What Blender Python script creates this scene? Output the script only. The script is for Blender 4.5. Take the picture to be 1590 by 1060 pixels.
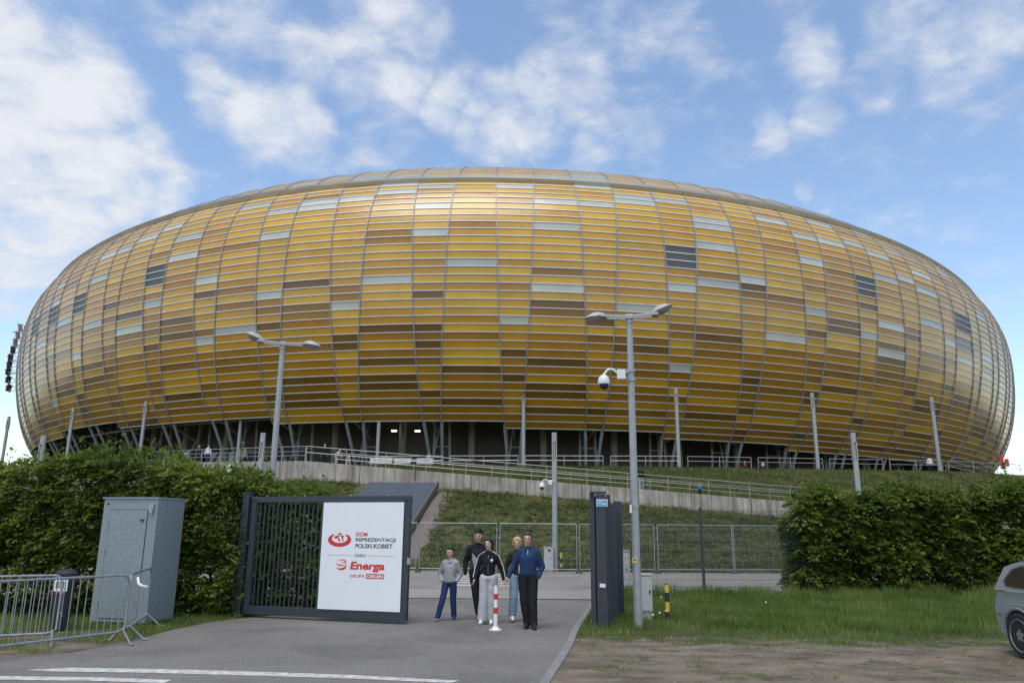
import bpy, bmesh, math, random
import numpy as np
from mathutils import Vector, Matrix, Euler, noise

SC = bpy.context.scene
for o in list(bpy.data.objects): bpy.data.objects.remove(o)
COL = SC.collection
R = math.radians
rnd = random.Random(7)
nr = np.random.default_rng(5)

# ------------------------------------------------------------------ camera
CAM_T = 13.68
cd = bpy.data.cameras.new('camera'); cam = bpy.data.objects.new('camera', cd); COL.objects.link(cam)
cd.sensor_width = 36; cd.lens = 1200/1590*36; cd.clip_end = 20000; cd.clip_start = .1
cam.matrix_world = Matrix.Translation((0, 0, 1.85)) @ Matrix.Rotation(R(90+CAM_T), 4, 'X') @ Matrix.Rotation(R(.447), 4, 'Z')
SC.camera = cam
SC.render.resolution_x = 1024; SC.render.resolution_y = 682

# ------------------------------------------------------------------ sky and sun
SUN_EL, SUN_AZ = 67, -160          # degrees; azimuth measured from +Y towards +X
w = bpy.data.worlds.new('World'); SC.world = w; w.use_nodes = True
nt = w.node_tree; nt.nodes.clear()
def N(t, **k):
    n = nt.nodes.new(t)
    for a, b in k.items(): setattr(n, a, b)
    return n
def L(a, b): nt.links.new(a, b)
sky = N('ShaderNodeTexSky', sky_type='NISHITA', sun_disc=False, sun_elevation=R(SUN_EL), sun_rotation=R(SUN_AZ), altitude=0, air_density=1.0, dust_density=.35, ozone_density=1.2)
tc = N('ShaderNodeTexCoord')
sep = N('ShaderNodeSeparateXYZ'); L(tc.outputs['Generated'], sep.inputs[0])
def M(op, a, b=None, clamp=False):
    m = N('ShaderNodeMath', operation=op, use_clamp=clamp)
    for i, v in enumerate((a, b)):
        if v is None: continue
        if isinstance(v, (int, float)): m.inputs[i].default_value = v
        else: L(v, m.inputs[i])
    return m.outputs[0]
zc = M('MAXIMUM', M('ADD', sep.outputs[2], .22), .05)
cmb = N('ShaderNodeCombineXYZ'); L(M('DIVIDE', sep.outputs[0], zc), cmb.inputs[0]); L(M('DIVIDE', sep.outputs[1], zc), cmb.inputs[1])
n1 = N('ShaderNodeTexNoise'); L(cmb.outputs[0], n1.inputs['Vector'])
n1.inputs['Scale'].default_value = 8.5; n1.inputs['Detail'].default_value = 9; n1.inputs['Roughness'].default_value = .60; n1.inputs['Distortion'].default_value = .25
n2 = N('ShaderNodeTexNoise'); L(cmb.outputs[0], n2.inputs['Vector'])
n2.inputs['Scale'].default_value = 1.4; n2.inputs['Detail'].default_value = 3
blobs = [(-0.512, 0.719, 0.47, 0.066, 1), (-0.512, 0.762, 0.396, 0.078, 1), (-0.443, 0.806, 0.392, 0.05, 0.85), (-0.52, 0.798, 0.306, 0.056, 0.95), (-0.463, 0.756, 0.463, 0.051, 0.8), (-0.405, 0.829, 0.387, 0.031, 0.6), (-0.537, 0.804, 0.256, 0.036, 0.7), (-0.336, 0.807, 0.487, 0.039, 0.85), (-0.29, 0.834, 0.469, 0.046, 0.9), (-0.255, 0.851, 0.458, 0.032, 0.7), (-0.308, 0.772, 0.556, 0.046, 0.55), (-0.241, 0.803, 0.545, 0.041, 0.65), (-0.16, 0.805, 0.572, 0.057, 0.7), (-0.139, 0.833, 0.535, 0.033, 0.6), (-0.106, 0.802, 0.588, 0.034, 0.45), (-0.078, 0.853, 0.517, 0.033, 0.7), (-0.018, 0.87, 0.492, 0.048, 0.75), (0.026, 0.876, 0.482, 0.031, 0.6), (-0.157, 0.869, 0.469, 0.039, 0.4), (0.064, 0.843, 0.534, 0.048, 0.65), (0.152, 0.856, 0.494, 0.039, 0.55), (0.098, 0.878, 0.469, 0.033, 0.6), (0.153, 0.794, 0.589, 0.045, 0.35), (0.343, 0.78, 0.524, 0.029, 0.75), (0.317, 0.826, 0.466, 0.023, 0.6), (0.357, 0.812, 0.462, 0.023, 0.6), (0.415, 0.735, 0.536, 0.038, 0.5), (0.469, 0.728, 0.5, 0.039, 0.55), (0.5, 0.698, 0.513, 0.039, 0.6), (0.4, 0.775, 0.49, 0.024, 0.4), (0.357, 0.845, 0.399, 0.011, 0.6), (-0.185, 0.833, 0.521, 0.035, 0.5), (0.215, 0.811, 0.545, 0.033, 0.3)]
wob = N('ShaderNodeTexNoise'); L(tc.outputs['Generated'], wob.inputs['Vector']); wob.inputs['Scale'].default_value = 9; wob.inputs['Detail'].default_value = 5
wv = N('ShaderNodeVectorMath', operation='MULTIPLY_ADD'); L(wob.outputs['Color'], wv.inputs[0]); wv.inputs[1].default_value = (.075,.075,.075); 
ofs = N('ShaderNodeVectorMath', operation='ADD'); L(tc.outputs['Generated'], ofs.inputs[0]); ofs.inputs[1].default_value = (-.0375,-.0375,-.0375); L(ofs.outputs[0], wv.inputs[2])
nrm = N('ShaderNodeVectorMath', operation='NORMALIZE'); L(wv.outputs[0], nrm.inputs[0])
acc = None
for bx, by, bz, rad, wt in blobs:
    dp = N('ShaderNodeVectorMath', operation='DOT_PRODUCT'); L(nrm.outputs[0], dp.inputs[0]); dp.inputs[1].default_value = Vector((bx, by, bz)).normalized()
    mr = N('ShaderNodeMapRange', interpolation_type='SMOOTHSTEP'); L(dp.outputs['Value'], mr.inputs['Value'])
    mr.inputs['From Min'].default_value = math.cos(rad*1.55); mr.inputs['From Max'].default_value = math.cos(rad*.25)
    mr.inputs['To Max'].default_value = wt
    acc = mr.outputs[0] if acc is None else M('MAXIMUM', acc, M('ADD', mr.outputs[0], M('MULTIPLY', acc, .25)))
back = M('MULTIPLY', M('LESS_THAN', sep.outputs[1], .2), .42)
dens = M('ADD', M('MULTIPLY', M('SUBTRACT', n1.outputs['Fac'], .5), 2.6), M('ADD', acc, back))
mk = N('ShaderNodeMapRange', interpolation_type='SMOOTHSTEP'); L(dens, mk.inputs['Value'])
mk.inputs['From Min'].default_value = -.08; mk.inputs['From Max'].default_value = 1.2
cov = M('MULTIPLY', mk.outputs[0], .95)
ck = N('ShaderNodeMapRange'); L(dens, ck.inputs['Value']); ck.inputs['From Min'].default_value = .5; ck.inputs['From Max'].default_value = 1.3
cr = N('ShaderNodeMix', data_type='RGBA'); L(ck.outputs[0], cr.inputs['Factor'])
cr.inputs[6].default_value = (3.9, 4.15, 4.6, 1); cr.inputs[7].default_value = (4.6, 4.7, 4.95, 1)
hz = N('ShaderNodeMix', data_type='RGBA', blend_type='MULTIPLY'); hz.inputs['Factor'].default_value = 1
L(sky.outputs[0], hz.inputs[6]); hz.inputs[7].default_value = (1.30, 1.27, 1.22, 1)
mx = N('ShaderNodeMix', data_type='RGBA'); L(cov, mx.inputs['Factor']); L(hz.outputs[2], mx.inputs[6]); L(cr.outputs[2], mx.inputs[7])
bg = N('ShaderNodeBackground'); bg.inputs['Strength'].default_value = .135; L(mx.outputs[2], bg.inputs['Color'])
wo = N('ShaderNodeOutputWorld'); L(bg.outputs[0], wo.inputs[0])
w.cycles.sampling_method = 'MANUAL'; w.cycles.sample_map_resolution = 1024

sl = bpy.data.lights.new('sun', 'SUN'); sl.energy = 1.6; sl.angle = R(34); sl.color = (1, .93, .84)
so = bpy.data.objects.new('sun', sl); COL.objects.link(so)
sd = Vector((math.sin(R(SUN_AZ))*math.cos(R(SUN_EL)), math.cos(R(SUN_AZ))*math.cos(R(SUN_EL)), math.sin(R(SUN_EL))))
so.rotation_euler = sd.to_track_quat('Z', 'Y').to_euler(); so.location = sd*300
SC.view_settings.view_transform = 'Standard'; SC.view_settings.look = 'None'
SC.view_settings.exposure = 0.44; SC.view_settings.gamma = 1
SC.cycles.max_bounces = 6; SC.cycles.transparent_max_bounces = 8

# ------------------------------------------------------------------ helpers
def tag(o, label=None, cat=None, group=None, kind=None):
    if label: o['label'] = label
    if cat: o['category'] = cat
    if group: o['group'] = group
    if kind: o['kind'] = kind
    return o
def empty(name, loc, label=None, cat=None, group=None, rz=0, parent=None):
    o = bpy.data.objects.new(name, None); COL.objects.link(o); o.location = loc; o.rotation_euler = (0, 0, rz); o.empty_display_size = .2
    if parent: o.parent = parent
    return tag(o, label, cat, group)
def link(name, me, mats, parent=None, smooth=False):
    o = bpy.data.objects.new(name, me); COL.objects.link(o)
    if not isinstance(mats, (list, tuple)): mats = [mats]
    for m in mats: me.materials.append(m)
    if smooth: me.shade_smooth()
    if parent: o.parent = parent
    return o
def children(o): return [c for c in bpy.data.objects if c.parent == o]
def copy_tree(o, parent=None):
    c = o.copy(); COL.objects.link(c); c.parent = parent
    for ch in children(o): copy_tree(ch, c)
    return c
class MB:
    def __init__(s): s.v = []; s.f = []; s.mi = []
    def add(s, v, f, mi=0):
        b = len(s.v); s.v += [tuple(p) for p in v]; s.f += [tuple(i+b for i in q) for q in f]; s.mi += [mi]*len(f); return s
    def box(s, c, d, rz=0, mi=0, taper=1.0, rx=0, ry=0):
        x, y, z = d[0]/2, d[1]/2, d[2]/2; m = Euler((rx, ry, rz)).to_matrix(); c = Vector(c)
        vs = [c + m @ Vector((i*x*(taper if k > 0 else 1), j*y*(taper if k > 0 else 1), k*z)) for k in (-1, 1) for j in (-1, 1) for i in (-1, 1)]
        return s.add(vs, [(0,2,3,1),(4,5,7,6),(0,1,5,4),(2,6,7,3),(0,4,6,2),(1,3,7,5)], mi)
    def bar(s, a, b, w, h=None, up=(0,0,1), mi=0):
        a, b = Vector(a), Vector(b); h = h or w; d = (b-a).normalized(); u = Vector(up)
        if abs(d.dot(u)) > .95: u = Vector((0, 1, 0))
        sx = d.cross(u).normalized()*w/2; sz = sx.cross(d).normalized()*h/2
        vs = [p+i*sx+j*sz for p in (a, b) for i, j in ((-1,-1),(1,-1),(1,1),(-1,1))]
        return s.add(vs, [(0,3,2,1),(4,5,6,7),(0,1,5,4),(1,2,6,5),(2,3,7,6),(3,0,4,7)], mi)
    def tube(s, pts, r, n=8, mi=0, caps=True):
        pts = [Vector(p) for p in pts]; rs = r if isinstance(r, (list, tuple)) else [r]*len(pts); vs = []; pu = None
        for i, p in enumerate(pts):
            d = (pts[min(i+1, len(pts)-1)]-pts[max(i-1, 0)]).normalized()
            if pu is None: pu = Vector((0,0,1)) if abs(d.z) < .9 else Vector((0,1,0))
            sx = d.cross(pu).normalized(); su = sx.cross(d).normalized(); pu = su
            for k in range(n):
                a = 2*math.pi*k/n; vs.append(p+(sx*math.cos(a)+su*math.sin(a))*rs[i])
        f = [(i*n+k, (i+1)*n+k, (i+1)*n+(k+1)%n, i*n+(k+1)%n)[::-1] for i in range(len(pts)-1) for k in range(n)]
        if caps: f += [tuple(range(n))[::1], tuple(range((len(pts)-1)*n, len(pts)*n))[::-1]]
        return s.add(vs, f, mi)
    def lathe(s, c, prof, n=24, mi=0, axis='Z'):
        c = Vector(c); vs = []
        for r, z in prof:
            for k in range(n):
                a = 2*math.pi*k/n; p = (r*math.cos(a), r*math.sin(a), z)
                if axis == 'X': p = (z, p[0], p[1])
                if axis == 'Y': p = (p[0], z, p[1])
                vs.append(c+Vector(p))
        m = len(prof)
        f = [(i*n+k, i*n+(k+1)%n, (i+1)*n+(k+1)%n, (i+1)*n+k) for i in range(m-1) for k in range(n)]
        f += [tuple(range(n))[::-1], tuple(range((m-1)*n, m*n))]
        return s.add(vs, f, mi)
    def prism(s, poly, thick, M4, mi=0):
        n = len(poly); vs = [M4 @ Vector((x, y, 0)) for x, y in poly]+[M4 @ Vector((x, y, thick)) for x, y in poly]
        f = [tuple(range(n))[::-1], tuple(range(n, 2*n))]+[(i, (i+1)%n, (i+1)%n+n, i+n) for i in range(n)]
        return s.add(vs, f, mi)
    def mesh(s, name):
        me = bpy.data.meshes.new(name); me.from_pydata(s.v, [], s.f); me.polygons.foreach_set('material_index', s.mi); me.update(); return me
    def build(s, name, mats, parent=None, smooth=False, bevel=0):
        me = s.mesh(name); o = link(name, me, mats, parent, False)
        if smooth: me.shade_smooth(); me.set_sharp_from_angle(angle=R(40))
        if bevel:
            b = o.modifiers.new('bevel', 'BEVEL'); b.width = bevel; b.segments = 2; b.limit_method = 'ANGLE'
        return o

# ------------------------------------------------------------------ materials
def mat(name, col, rough=.6, metal=0, spec=.5, coat=0, var=0, vscale=4, bump=0, bscale=40, col2=None, detail=6, trans=0, bdist=.02, grime=0):
    m = bpy.data.materials.new(name); m.use_nodes = True; t = m.node_tree; p = t.nodes['Principled BSDF']
    p.inputs['Base Color'].default_value = (*col, 1); p.inputs['Roughness'].default_value = rough; p.inputs['Metallic'].default_value = metal
    p.inputs['Specular IOR Level'].default_value = spec; p.inputs['Coat Weight'].default_value = coat; p.inputs['Coat Roughness'].default_value = .08
    co = t.nodes.new('ShaderNodeTexCoord')
    if var or col2:
        n = t.nodes.new('ShaderNodeTexNoise'); n.inputs['Scale'].default_value = vscale; n.inputs['Detail'].default_value = detail; n.inputs['Roughness'].default_value = .62
        t.links.new(co.outputs['Object'], n.inputs['Vector'])
        mr = t.nodes.new('ShaderNodeMapRange'); mr.inputs['From Min'].default_value = .32; mr.inputs['From Max'].default_value = .68
        t.links.new(n.outputs['Fac'], mr.inputs['Value'])
        mx = t.nodes.new('ShaderNodeMix'); mx.data_type = 'RGBA'; t.links.new(mr.outputs[0], mx.inputs['Factor'])
        a = col if col2 else tuple(c*(1-var) for c in col); b = col2 if col2 else tuple(min(1, c*(1+var)) for c in col)
        mx.inputs[6].default_value = (*a, 1); mx.inputs[7].default_value = (*b, 1)
        t.links.new(mx.outputs[2], p.inputs['Base Color'])
        rr = t.nodes.new('ShaderNodeMapRange'); rr.inputs['To Min'].default_value = max(0, rough-.1); rr.inputs['To Max'].default_value = min(1, rough+.1)
        t.links.new(n.outputs['Fac'], rr.inputs['Value']); t.links.new(rr.outputs[0], p.inputs['Roughness'])
    if bump:
        n = t.nodes.new('ShaderNodeTexNoise'); n.inputs['Scale'].default_value = bscale; n.inputs['Detail'].default_value = 5
        t.links.new(co.outputs['Object'], n.inputs['Vector'])
        b = t.nodes.new('ShaderNodeBump'); b.inputs['Strength'].default_value = bump; b.inputs['Distance'].default_value = bdist
        t.links.new(n.outputs['Fac'], b.inputs['Height']); t.links.new(b.outputs[0], p.inputs['Normal'])
    return m
def nodes_of(m): return m.node_tree, m.node_tree.nodes['Principled BSDF']
def leaf_mat(name, c1, c2, c3, tr=.35, rough=.5):
    m = bpy.data.materials.new(name); m.use_nodes = True; t = m.node_tree; t.nodes.clear()
    a = t.nodes.new('ShaderNodeAttribute'); a.attribute_name = 'tint'
    r = t.nodes.new('ShaderNodeValToRGB'); r.color_ramp.elements[0].color = (*c1, 1); r.color_ramp.elements[1].color = (*c3, 1)
    e = r.color_ramp.elements.new(.5); e.color = (*c2, 1)
    t.links.new(a.outputs['Fac'], r.inputs[0])
    p = t.nodes.new('ShaderNodeBsdfPrincipled'); p.inputs['Roughness'].default_value = rough; p.inputs['Specular IOR Level'].default_value = .35
    t.links.new(r.outputs[0], p.inputs['Base Color'])
    d = t.nodes.new('ShaderNodeBsdfTranslucent'); t.links.new(r.outputs[0], d.inputs['Color'])
    mx = t.nodes.new('ShaderNodeMixShader'); mx.inputs[0].default_value = tr
    o = t.nodes.new('ShaderNodeOutputMaterial'); t.links.new(p.outputs[0], mx.inputs[1]); t.links.new(d.outputs[0], mx.inputs[2]); t.links.new(mx.outputs[0], o.inputs[0])
    return m
MT = dict(
 galv=mat('galvanised_steel', (.36,.38,.39), .42, .75, var=.18, vscale=9),
 galv_sheet=mat('galvanised_sheet', (.27,.31,.33), .5, .35, var=.16, vscale=26, detail=3),
 pole=mat('grey_pole', (.36,.37,.37), .5, .3, var=.12, vscale=5),
 gate=mat('anthracite_paint', (.035,.045,.055), .45, var=.12, vscale=6),
 white=mat('white_sign', (.80,.82,.83), .35, var=.02, vscale=2),
 red=mat('red_print', (.62,.035,.03), .5), black=mat('black_print', (.02,.02,.024), .5),
 white_print=mat('white_print', (.85,.85,.85), .5),
 concrete=mat('concrete', (.43,.38,.32), .85, var=.2, vscale=.9, bump=.3, bscale=20),
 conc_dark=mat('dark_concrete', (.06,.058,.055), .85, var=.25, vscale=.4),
 cream=mat('cream_box', (.50,.51,.48), .55, var=.08, vscale=6),
 yellow=mat('yellow_paint', (.70,.52,.06), .5, var=.1), blackp=mat('black_paint', (.03,.03,.03), .5),
 redp=mat('red_paint', (.62,.03,.03), .4), whitep=mat('white_paint', (.78,.78,.76), .45, var=.06, vscale=12),
 glass=mat('dark_glass', (.012,.015,.018), .06, spec=.8, coat=.5),
 lens=mat('lamp_lens', (.30,.29,.26), .25, var=.2, vscale=20),
 lamp=mat('lamp_body', (.42,.42,.41), .5, var=.1),
 dome=mat('smoked_dome', (.02,.02,.022), .1, coat=.6), plastic=mat('white_plastic', (.72,.73,.72), .4),
 wire=mat('dark_wire', (.035,.042,.05), .5), wireg=mat('zinc_wire', (.30,.32,.32), .5, .5),
 rubber=mat('rubber', (.018,.018,.018), .8), car=mat('silver_paint', (.42,.45,.47), .32, .6, coat=.8),
 alloy=mat('alloy', (.5,.52,.54), .3, .8), tail=mat('tail_lamp', (.35,.01,.01), .2, coat=.6),
 twig=mat('twig_bark', (.07,.05,.035), .8), leaf=leaf_mat('hedge_leaf', (.046,.080,.013), (.125,.18,.026), (.29,.34,.065), .46),
 cover=leaf_mat('ground_cover_leaf', (.045,.066,.014), (.12,.145,.03), (.25,.23,.065), .32),
 grass=leaf_mat('grass_blade', (.07,.125,.022), (.165,.24,.045), (.38,.40,.14), .45),
 steel=mat('stainless_rail', (.36,.36,.355), .4, .6, var=.08), slab=mat('slate_slab', (.085,.097,.115), .8, spec=.15, var=.12, vscale=1.5),
 brown=mat('rusty_edge', (.11,.09,.078), .8, var=.2), lampglow=None)
m = bpy.data.materials.new('lit_lamp'); m.use_nodes = True; t, p = nodes_of(m); p.inputs['Emission Color'].default_value = (1, .95, .85, 1); p.inputs['Emission Strength'].default_value = 3; MT['lampglow'] = m

# concrete with streaks
t, p = nodes_of(MT['concrete'])
co = t.nodes.new('ShaderNodeTexCoord'); mp = t.nodes.new('ShaderNodeMapping'); mp.inputs['Scale'].default_value = (1.6, 1.6, .12)
n = t.nodes.new('ShaderNodeTexNoise'); n.inputs['Scale'].default_value = 2.2; n.inputs['Detail'].default_value = 8; n.inputs['Roughness'].default_value = .7
t.links.new(co.outputs['Object'], mp.inputs[0]); t.links.new(mp.outputs[0], n.inputs['Vector'])
rp = t.nodes.new('ShaderNodeMapRange'); rp.inputs['From Min'].default_value = .35; rp.inputs['From Max'].default_value = .62; rp.inputs['To Min'].default_value = .42; rp.inputs['To Max'].default_value = 1.05
t.links.new(n.outputs['Fac'], rp.inputs['Value'])
mx = t.nodes.new('ShaderNodeMix'); mx.data_type = 'RGBA'; mx.blend_type = 'MULTIPLY'; mx.inputs['Factor'].default_value = 1
src = p.inputs['Base Color'].links[0].from_socket; t.links.new(src, mx.inputs[6]); t.links.new(rp.outputs[0], mx.inputs[7]); t.links.new(mx.outputs[2], p.inputs['Base Color'])

# asphalt
def asphalt(name, a, b):
    m = mat(name, a, .9, spec=.15, col2=b, vscale=.35, bump=.5, bscale=90, bdist=.01, detail=10)
    t, p = nodes_of(m); co = t.nodes.new('ShaderNodeTexCoord')
    n = t.nodes.new('ShaderNodeTexNoise'); n.inputs['Scale'].default_value = 60; n.inputs['Detail'].default_value = 3; t.links.new(co.outputs['Object'], n.inputs['Vector'])
    r = t.nodes.new('ShaderNodeMapRange'); r.inputs['From Min'].default_value = .35; r.inputs['From Max'].default_value = .65; r.inputs['To Min'].default_value = .72; r.inputs['To Max'].default_value = 1.3
    t.links.new(n.outputs['Fac'], r.inputs['Value'])
    x = t.nodes.new('ShaderNodeMix'); x.data_type = 'RGBA'; x.blend_type = 'MULTIPLY'; x.inputs['Factor'].default_value = 1
    s = p.inputs['Base Color'].links[0].from_socket; t.links.new(s, x.inputs[6]); t.links.new(r.outputs[0], x.inputs[7]); t.links.new(x.outputs[2], p.inputs['Base Color'])
    # broad stains and darker worn patches
    n = t.nodes.new('ShaderNodeTexNoise'); n.inputs['Scale'].default_value = .55; n.inputs['Detail'].default_value = 7; n.inputs['Roughness'].default_value = .7; n.inputs['Distortion'].default_value = .6; t.links.new(co.outputs['Object'], n.inputs['Vector'])
    r = t.nodes.new('ShaderNodeMapRange'); r.inputs['From Min'].default_value = .36; r.inputs['From Max'].default_value = .52; r.inputs['To Min'].default_value = .80; r.inputs['To Max'].default_value = 1.0; t.links.new(n.outputs['Fac'], r.inputs['Value'])
    x2 = t.nodes.new('ShaderNodeMix'); x2.data_type = 'RGBA'; x2.blend_type = 'MULTIPLY'; x2.inputs['Factor'].default_value = 1; t.links.new(x.outputs[2], x2.inputs[6]); t.links.new(r.outputs[0], x2.inputs[7])
    v = t.nodes.new('ShaderNodeTexVoronoi'); v.feature = 'DISTANCE_TO_EDGE'; v.inputs['Scale'].default_value = .22; v.inputs['Randomness'].default_value = 1
    nd = t.nodes.new('ShaderNodeTexNoise'); nd.inputs['Scale'].default_value = 1.1; nd.inputs['Detail'].default_value = 6; t.links.new(co.outputs['Object'], nd.inputs['Vector'])
    va = t.nodes.new('ShaderNodeVectorMath'); va.operation = 'MULTIPLY_ADD'; va.inputs[1].default_value = (1.6, 1.6, 0); t.links.new(nd.outputs['Color'], va.inputs[0]); t.links.new(co.outputs['Object'], va.inputs[2]); t.links.new(va.outputs[0], v.inputs['Vector'])
    rc = t.nodes.new('ShaderNodeMapRange'); rc.inputs['From Max'].default_value = .0035; rc.inputs['To Min'].default_value = .82; rc.inputs['To Max'].default_value = 1.0; t.links.new(v.outputs['Distance'], rc.inputs['Value'])
    x3 = t.nodes.new('ShaderNodeMix'); x3.data_type = 'RGBA'; x3.blend_type = 'MULTIPLY'; x3.inputs['Factor'].default_value = 1; t.links.new(x2.outputs[2], x3.inputs[6]); t.links.new(rc.outputs[0], x3.inputs[7]); t.links.new(x3.outputs[2], p.inputs['Base Color'])
    return m
MT['asphalt'] = asphalt('asphalt', (.172,.160,.145), (.225,.21,.19))
MT['asphalt2'] = asphalt('pale_asphalt', (.235,.212,.185), (.285,.262,.23))
MT['paving'] = asphalt('concrete_paving', (.27,.255,.23), (.33,.31,.28))
MT['marking'] = mat('road_paint', (.30,.29,.27), .75, col2=(.74,.72,.66), vscale=9, detail=12)

# ------------------------------------------------------------------ terrain
def interp(x, xs, ys): return float(np.interp(x, xs, ys))
WX = [-120, -75, -46, -27, -14.5, 45, 120]
def yw(x): return interp(x, WX, [118, 100, 80, 66, 55, 54.5, 54])
def wz(x): return interp(x, [-120, -46, -27, -14.5, 18.5, 45, 60], [7.6, 7.6, 7.2, 6.45, 3.95, 1.98, 1.0])
def bz(x): return interp(x, [-120, -40, -16, -5.4, 18.5, 45, 60], [5.6, 5.6, 5.2, 4.7, 2.8, 1.0, .3])
def ye(x): return interp(x, [-120, -50, -43, -36, -26, -13, 1, 16, 42, 80, 120], [122, 93, 88, 83, 79, 75, 73.2, 72.6, 75, 90, 120])
EZ = 7.6
def hz_(x, y):
    a, b, c = yw(x), yw(x)+.3, yw(x)+2.8
    e = max(ye(x), c+1)
    if y <= 37: return 0.0
    if y <= a: 
        k = (y-37)/(a-37); return bz(x)*(k+.035*math.sin(k*math.pi*2)*-1)
    if y <= c: return wz(x)-.12
    if y <= e: return wz(x)-.12+(EZ-wz(x)+.12)*(y-c)/(e-c)
    return EZ
xs = [-2500, -900, -400, -200, -120]+list(np.linspace(-90, 90, 121))+[120, 200, 400, 900, 2500]
def cols(x):
    a = yw(x); c = a+2.8; e = max(ye(x), c+1)
    return [-600, -100, 0, 8, 12, 16, 20, 24, 30, 36, 37]+[37+(a-37)*k/14 for k in range(1, 14)]+[a, a+.3, a+1.5, c]+[c+(e-c)*k/5 for k in range(1, 5)]+[e, e+8, e+40, 300, 700, 1500, 4000]
vs = []; ncol = len(cols(0))
for x in xs:
    for k, y in enumerate(cols(x)):
        z = hz_(x, y) if k != 24 else bz(x)
        if y < 37: z = 0
        vs.append((x, y, z))
fs = [(i*ncol+k, (i+1)*ncol+k, (i+1)*ncol+k+1, i*ncol+k+1) for i in range(len(xs)-1) for k in range(ncol-1)]
gm = bpy.data.meshes.new('ground'); gm.from_pydata(vs, [], fs); gm.update()
# ground material: soil and short grass, bare dirt in the parking strip
m = bpy.data.materials.new('soil_and_turf'); m.use_nodes = True; t, p = nodes_of(m); p.inputs['Roughness'].default_value = .95; p.inputs['Specular IOR Level'].default_value = .2
co = t.nodes.new('ShaderNodeTexCoord'); sp = t.nodes.new('ShaderNodeSeparateXYZ'); t.links.new(co.outputs['Object'], sp.inputs[0])
def nz(scale, det=6, vec=None, rough=.6):
    n = t.nodes.new('ShaderNodeTexNoise'); n.inputs['Scale'].default_value = scale; n.inputs['Detail'].default_value = det; n.inputs['Roughness'].default_value = rough
    t.links.new(vec or co.outputs['Object'], n.inputs['Vector']); return n.outputs['Fac']
def mth(op, a, b, clamp=False):
    q = t.nodes.new('ShaderNodeMath'); q.operation = op; q.use_clamp = clamp
    for i, v in enumerate((a, b)):
        if isinstance(v, (int, float)): q.inputs[i].default_value = v
        else: t.links.new(v, q.inputs[i])
    return q.outputs[0]
def rng_(v, a, b, c=0, d=1):
    q = t.nodes.new('ShaderNodeMapRange'); t.links.new(v, q.inputs['Value'])
    for k, z in zip(('From Min', 'From Max', 'To Min', 'To Max'), (a, b, c, d)): q.inputs[k].default_value = z
    return q.outputs[0]
def mixc(f, a, b):
    q = t.nodes.new('ShaderNodeMix'); q.data_type = 'RGBA'
    if isinstance(f, (int, float)): q.inputs['Factor'].default_value = f
    else: t.links.new(f, q.inputs['Factor'])
    for i, v in ((6, a), (7, b)):
        if isinstance(v, tuple): q.inputs[i].default_value = (*v, 1)
        else: t.links.new(v, q.inputs[i])
    return q.outputs[2]
mpv = t.nodes.new('ShaderNodeMapping'); mpv.inputs['Scale'].default_value = (.75, 1.15, 1); t.links.new(co.outputs['Object'], mpv.inputs[0])
dirtc = mixc(rng_(nz(1.3, 9, mpv.outputs[0], .7), .38, .62), (.07,.052,.036), (.225,.18,.13))
dirtc = mixc(rng_(nz(45, 4), .3, .75, 0, .35), dirtc, (.36,.30,.23))
turf = mixc(rng_(nz(2.5, 8), .35, .65), (.045,.062,.018), (.095,.10,.034))
bank = mixc(rng_(nz(.5, 6), .4, .6), (.05,.07,.02), (.12,.11,.045))
turf = mixc(rng_(sp.outputs[1], 37, 39), turf, bank)
yy = mth('ADD', sp.outputs[1], mth('MULTIPLY', mth('SUBTRACT', nz(.9, 7), .5), 4.5))
isd = rng_(yy, 14.6, 13.9)
patch = rng_(nz(1.7, 5), .62, .56, .25, 1)
isd = mth('MULTIPLY', isd, patch)
t.links.new(mixc(isd, turf, dirtc), p.inputs['Base Color'])
bp = t.nodes.new('ShaderNodeBump'); bp.inputs['Strength'].default_value = .7; bp.inputs['Distance'].default_value = .04; t.links.new(nz(14, 8), bp.inputs['Height']); t.links.new(bp.outputs[0], p.inputs['Normal'])
MT['ground'] = m
tag(link('ground', gm, m), kind='structure')

def flat(name, poly, z, m, thick=0, sub=0):
    me = bpy.data.meshes.new(name)
    if thick:
        q = MB(); q.prism(poly, thick, Matrix.Translation((0, 0, z-thick))); me = q.mesh(name)
    else:
        me.from_pydata([(x, y, z) for x, y in poly], [], [tuple(range(len(poly)))])
    o = link(name, me, m); tag(o, kind='structure'); return o
flat('road', [(-60,-30),(.0,-30),(.2,6),(.37,10.35),(.85,13.2),(1.22,15.9),(1.7,18.8),(2.25,22.3),(-3.5,22.3),(-3.6,19),(-5.2,17.7),(-5.95,16.6),(-6.25,15.2),(-6.3,13.6),(-6.6,12.4),(-7.6,11.6),(-9.5,11.1),(-60,10.9)], .004, MT['asphalt'])
flat('pavement', [(-60,22.3),(2.25,22.3),(2.9,24.6),(9,24.6),(60,24.6),(60,25.9),(-60,25.9)], .008, MT['paving'])
flat('plaza', [(-60,25.9),(60,25.9),(60,36.9),(-60,36.9)], .012, MT['asphalt2'])
flat('drain_channel', [(-3.5,22.24),(2.24,22.24),(2.26,22.36),(-3.5,22.36)], .016, MT['brown'])
flat('road_marking', [(-6.4,10.93),(-5.9,11.14),(-4.6,11.08),(-3.2,10.93),(-2,10.75),(-.62,10.43),(-.75,10.28),(-2,10.52),(-3.2,10.66),(-4.6,10.80),(-5.9,10.84)], .009, MT['marking'])
flat('road_marking', [(-7.4,10.52),(-5.2,10.47),(-4.2,10.34),(-4.2,10.12),(-5.2,10.24),(-7.4,10.28)], .009, MT['marking'])
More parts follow.
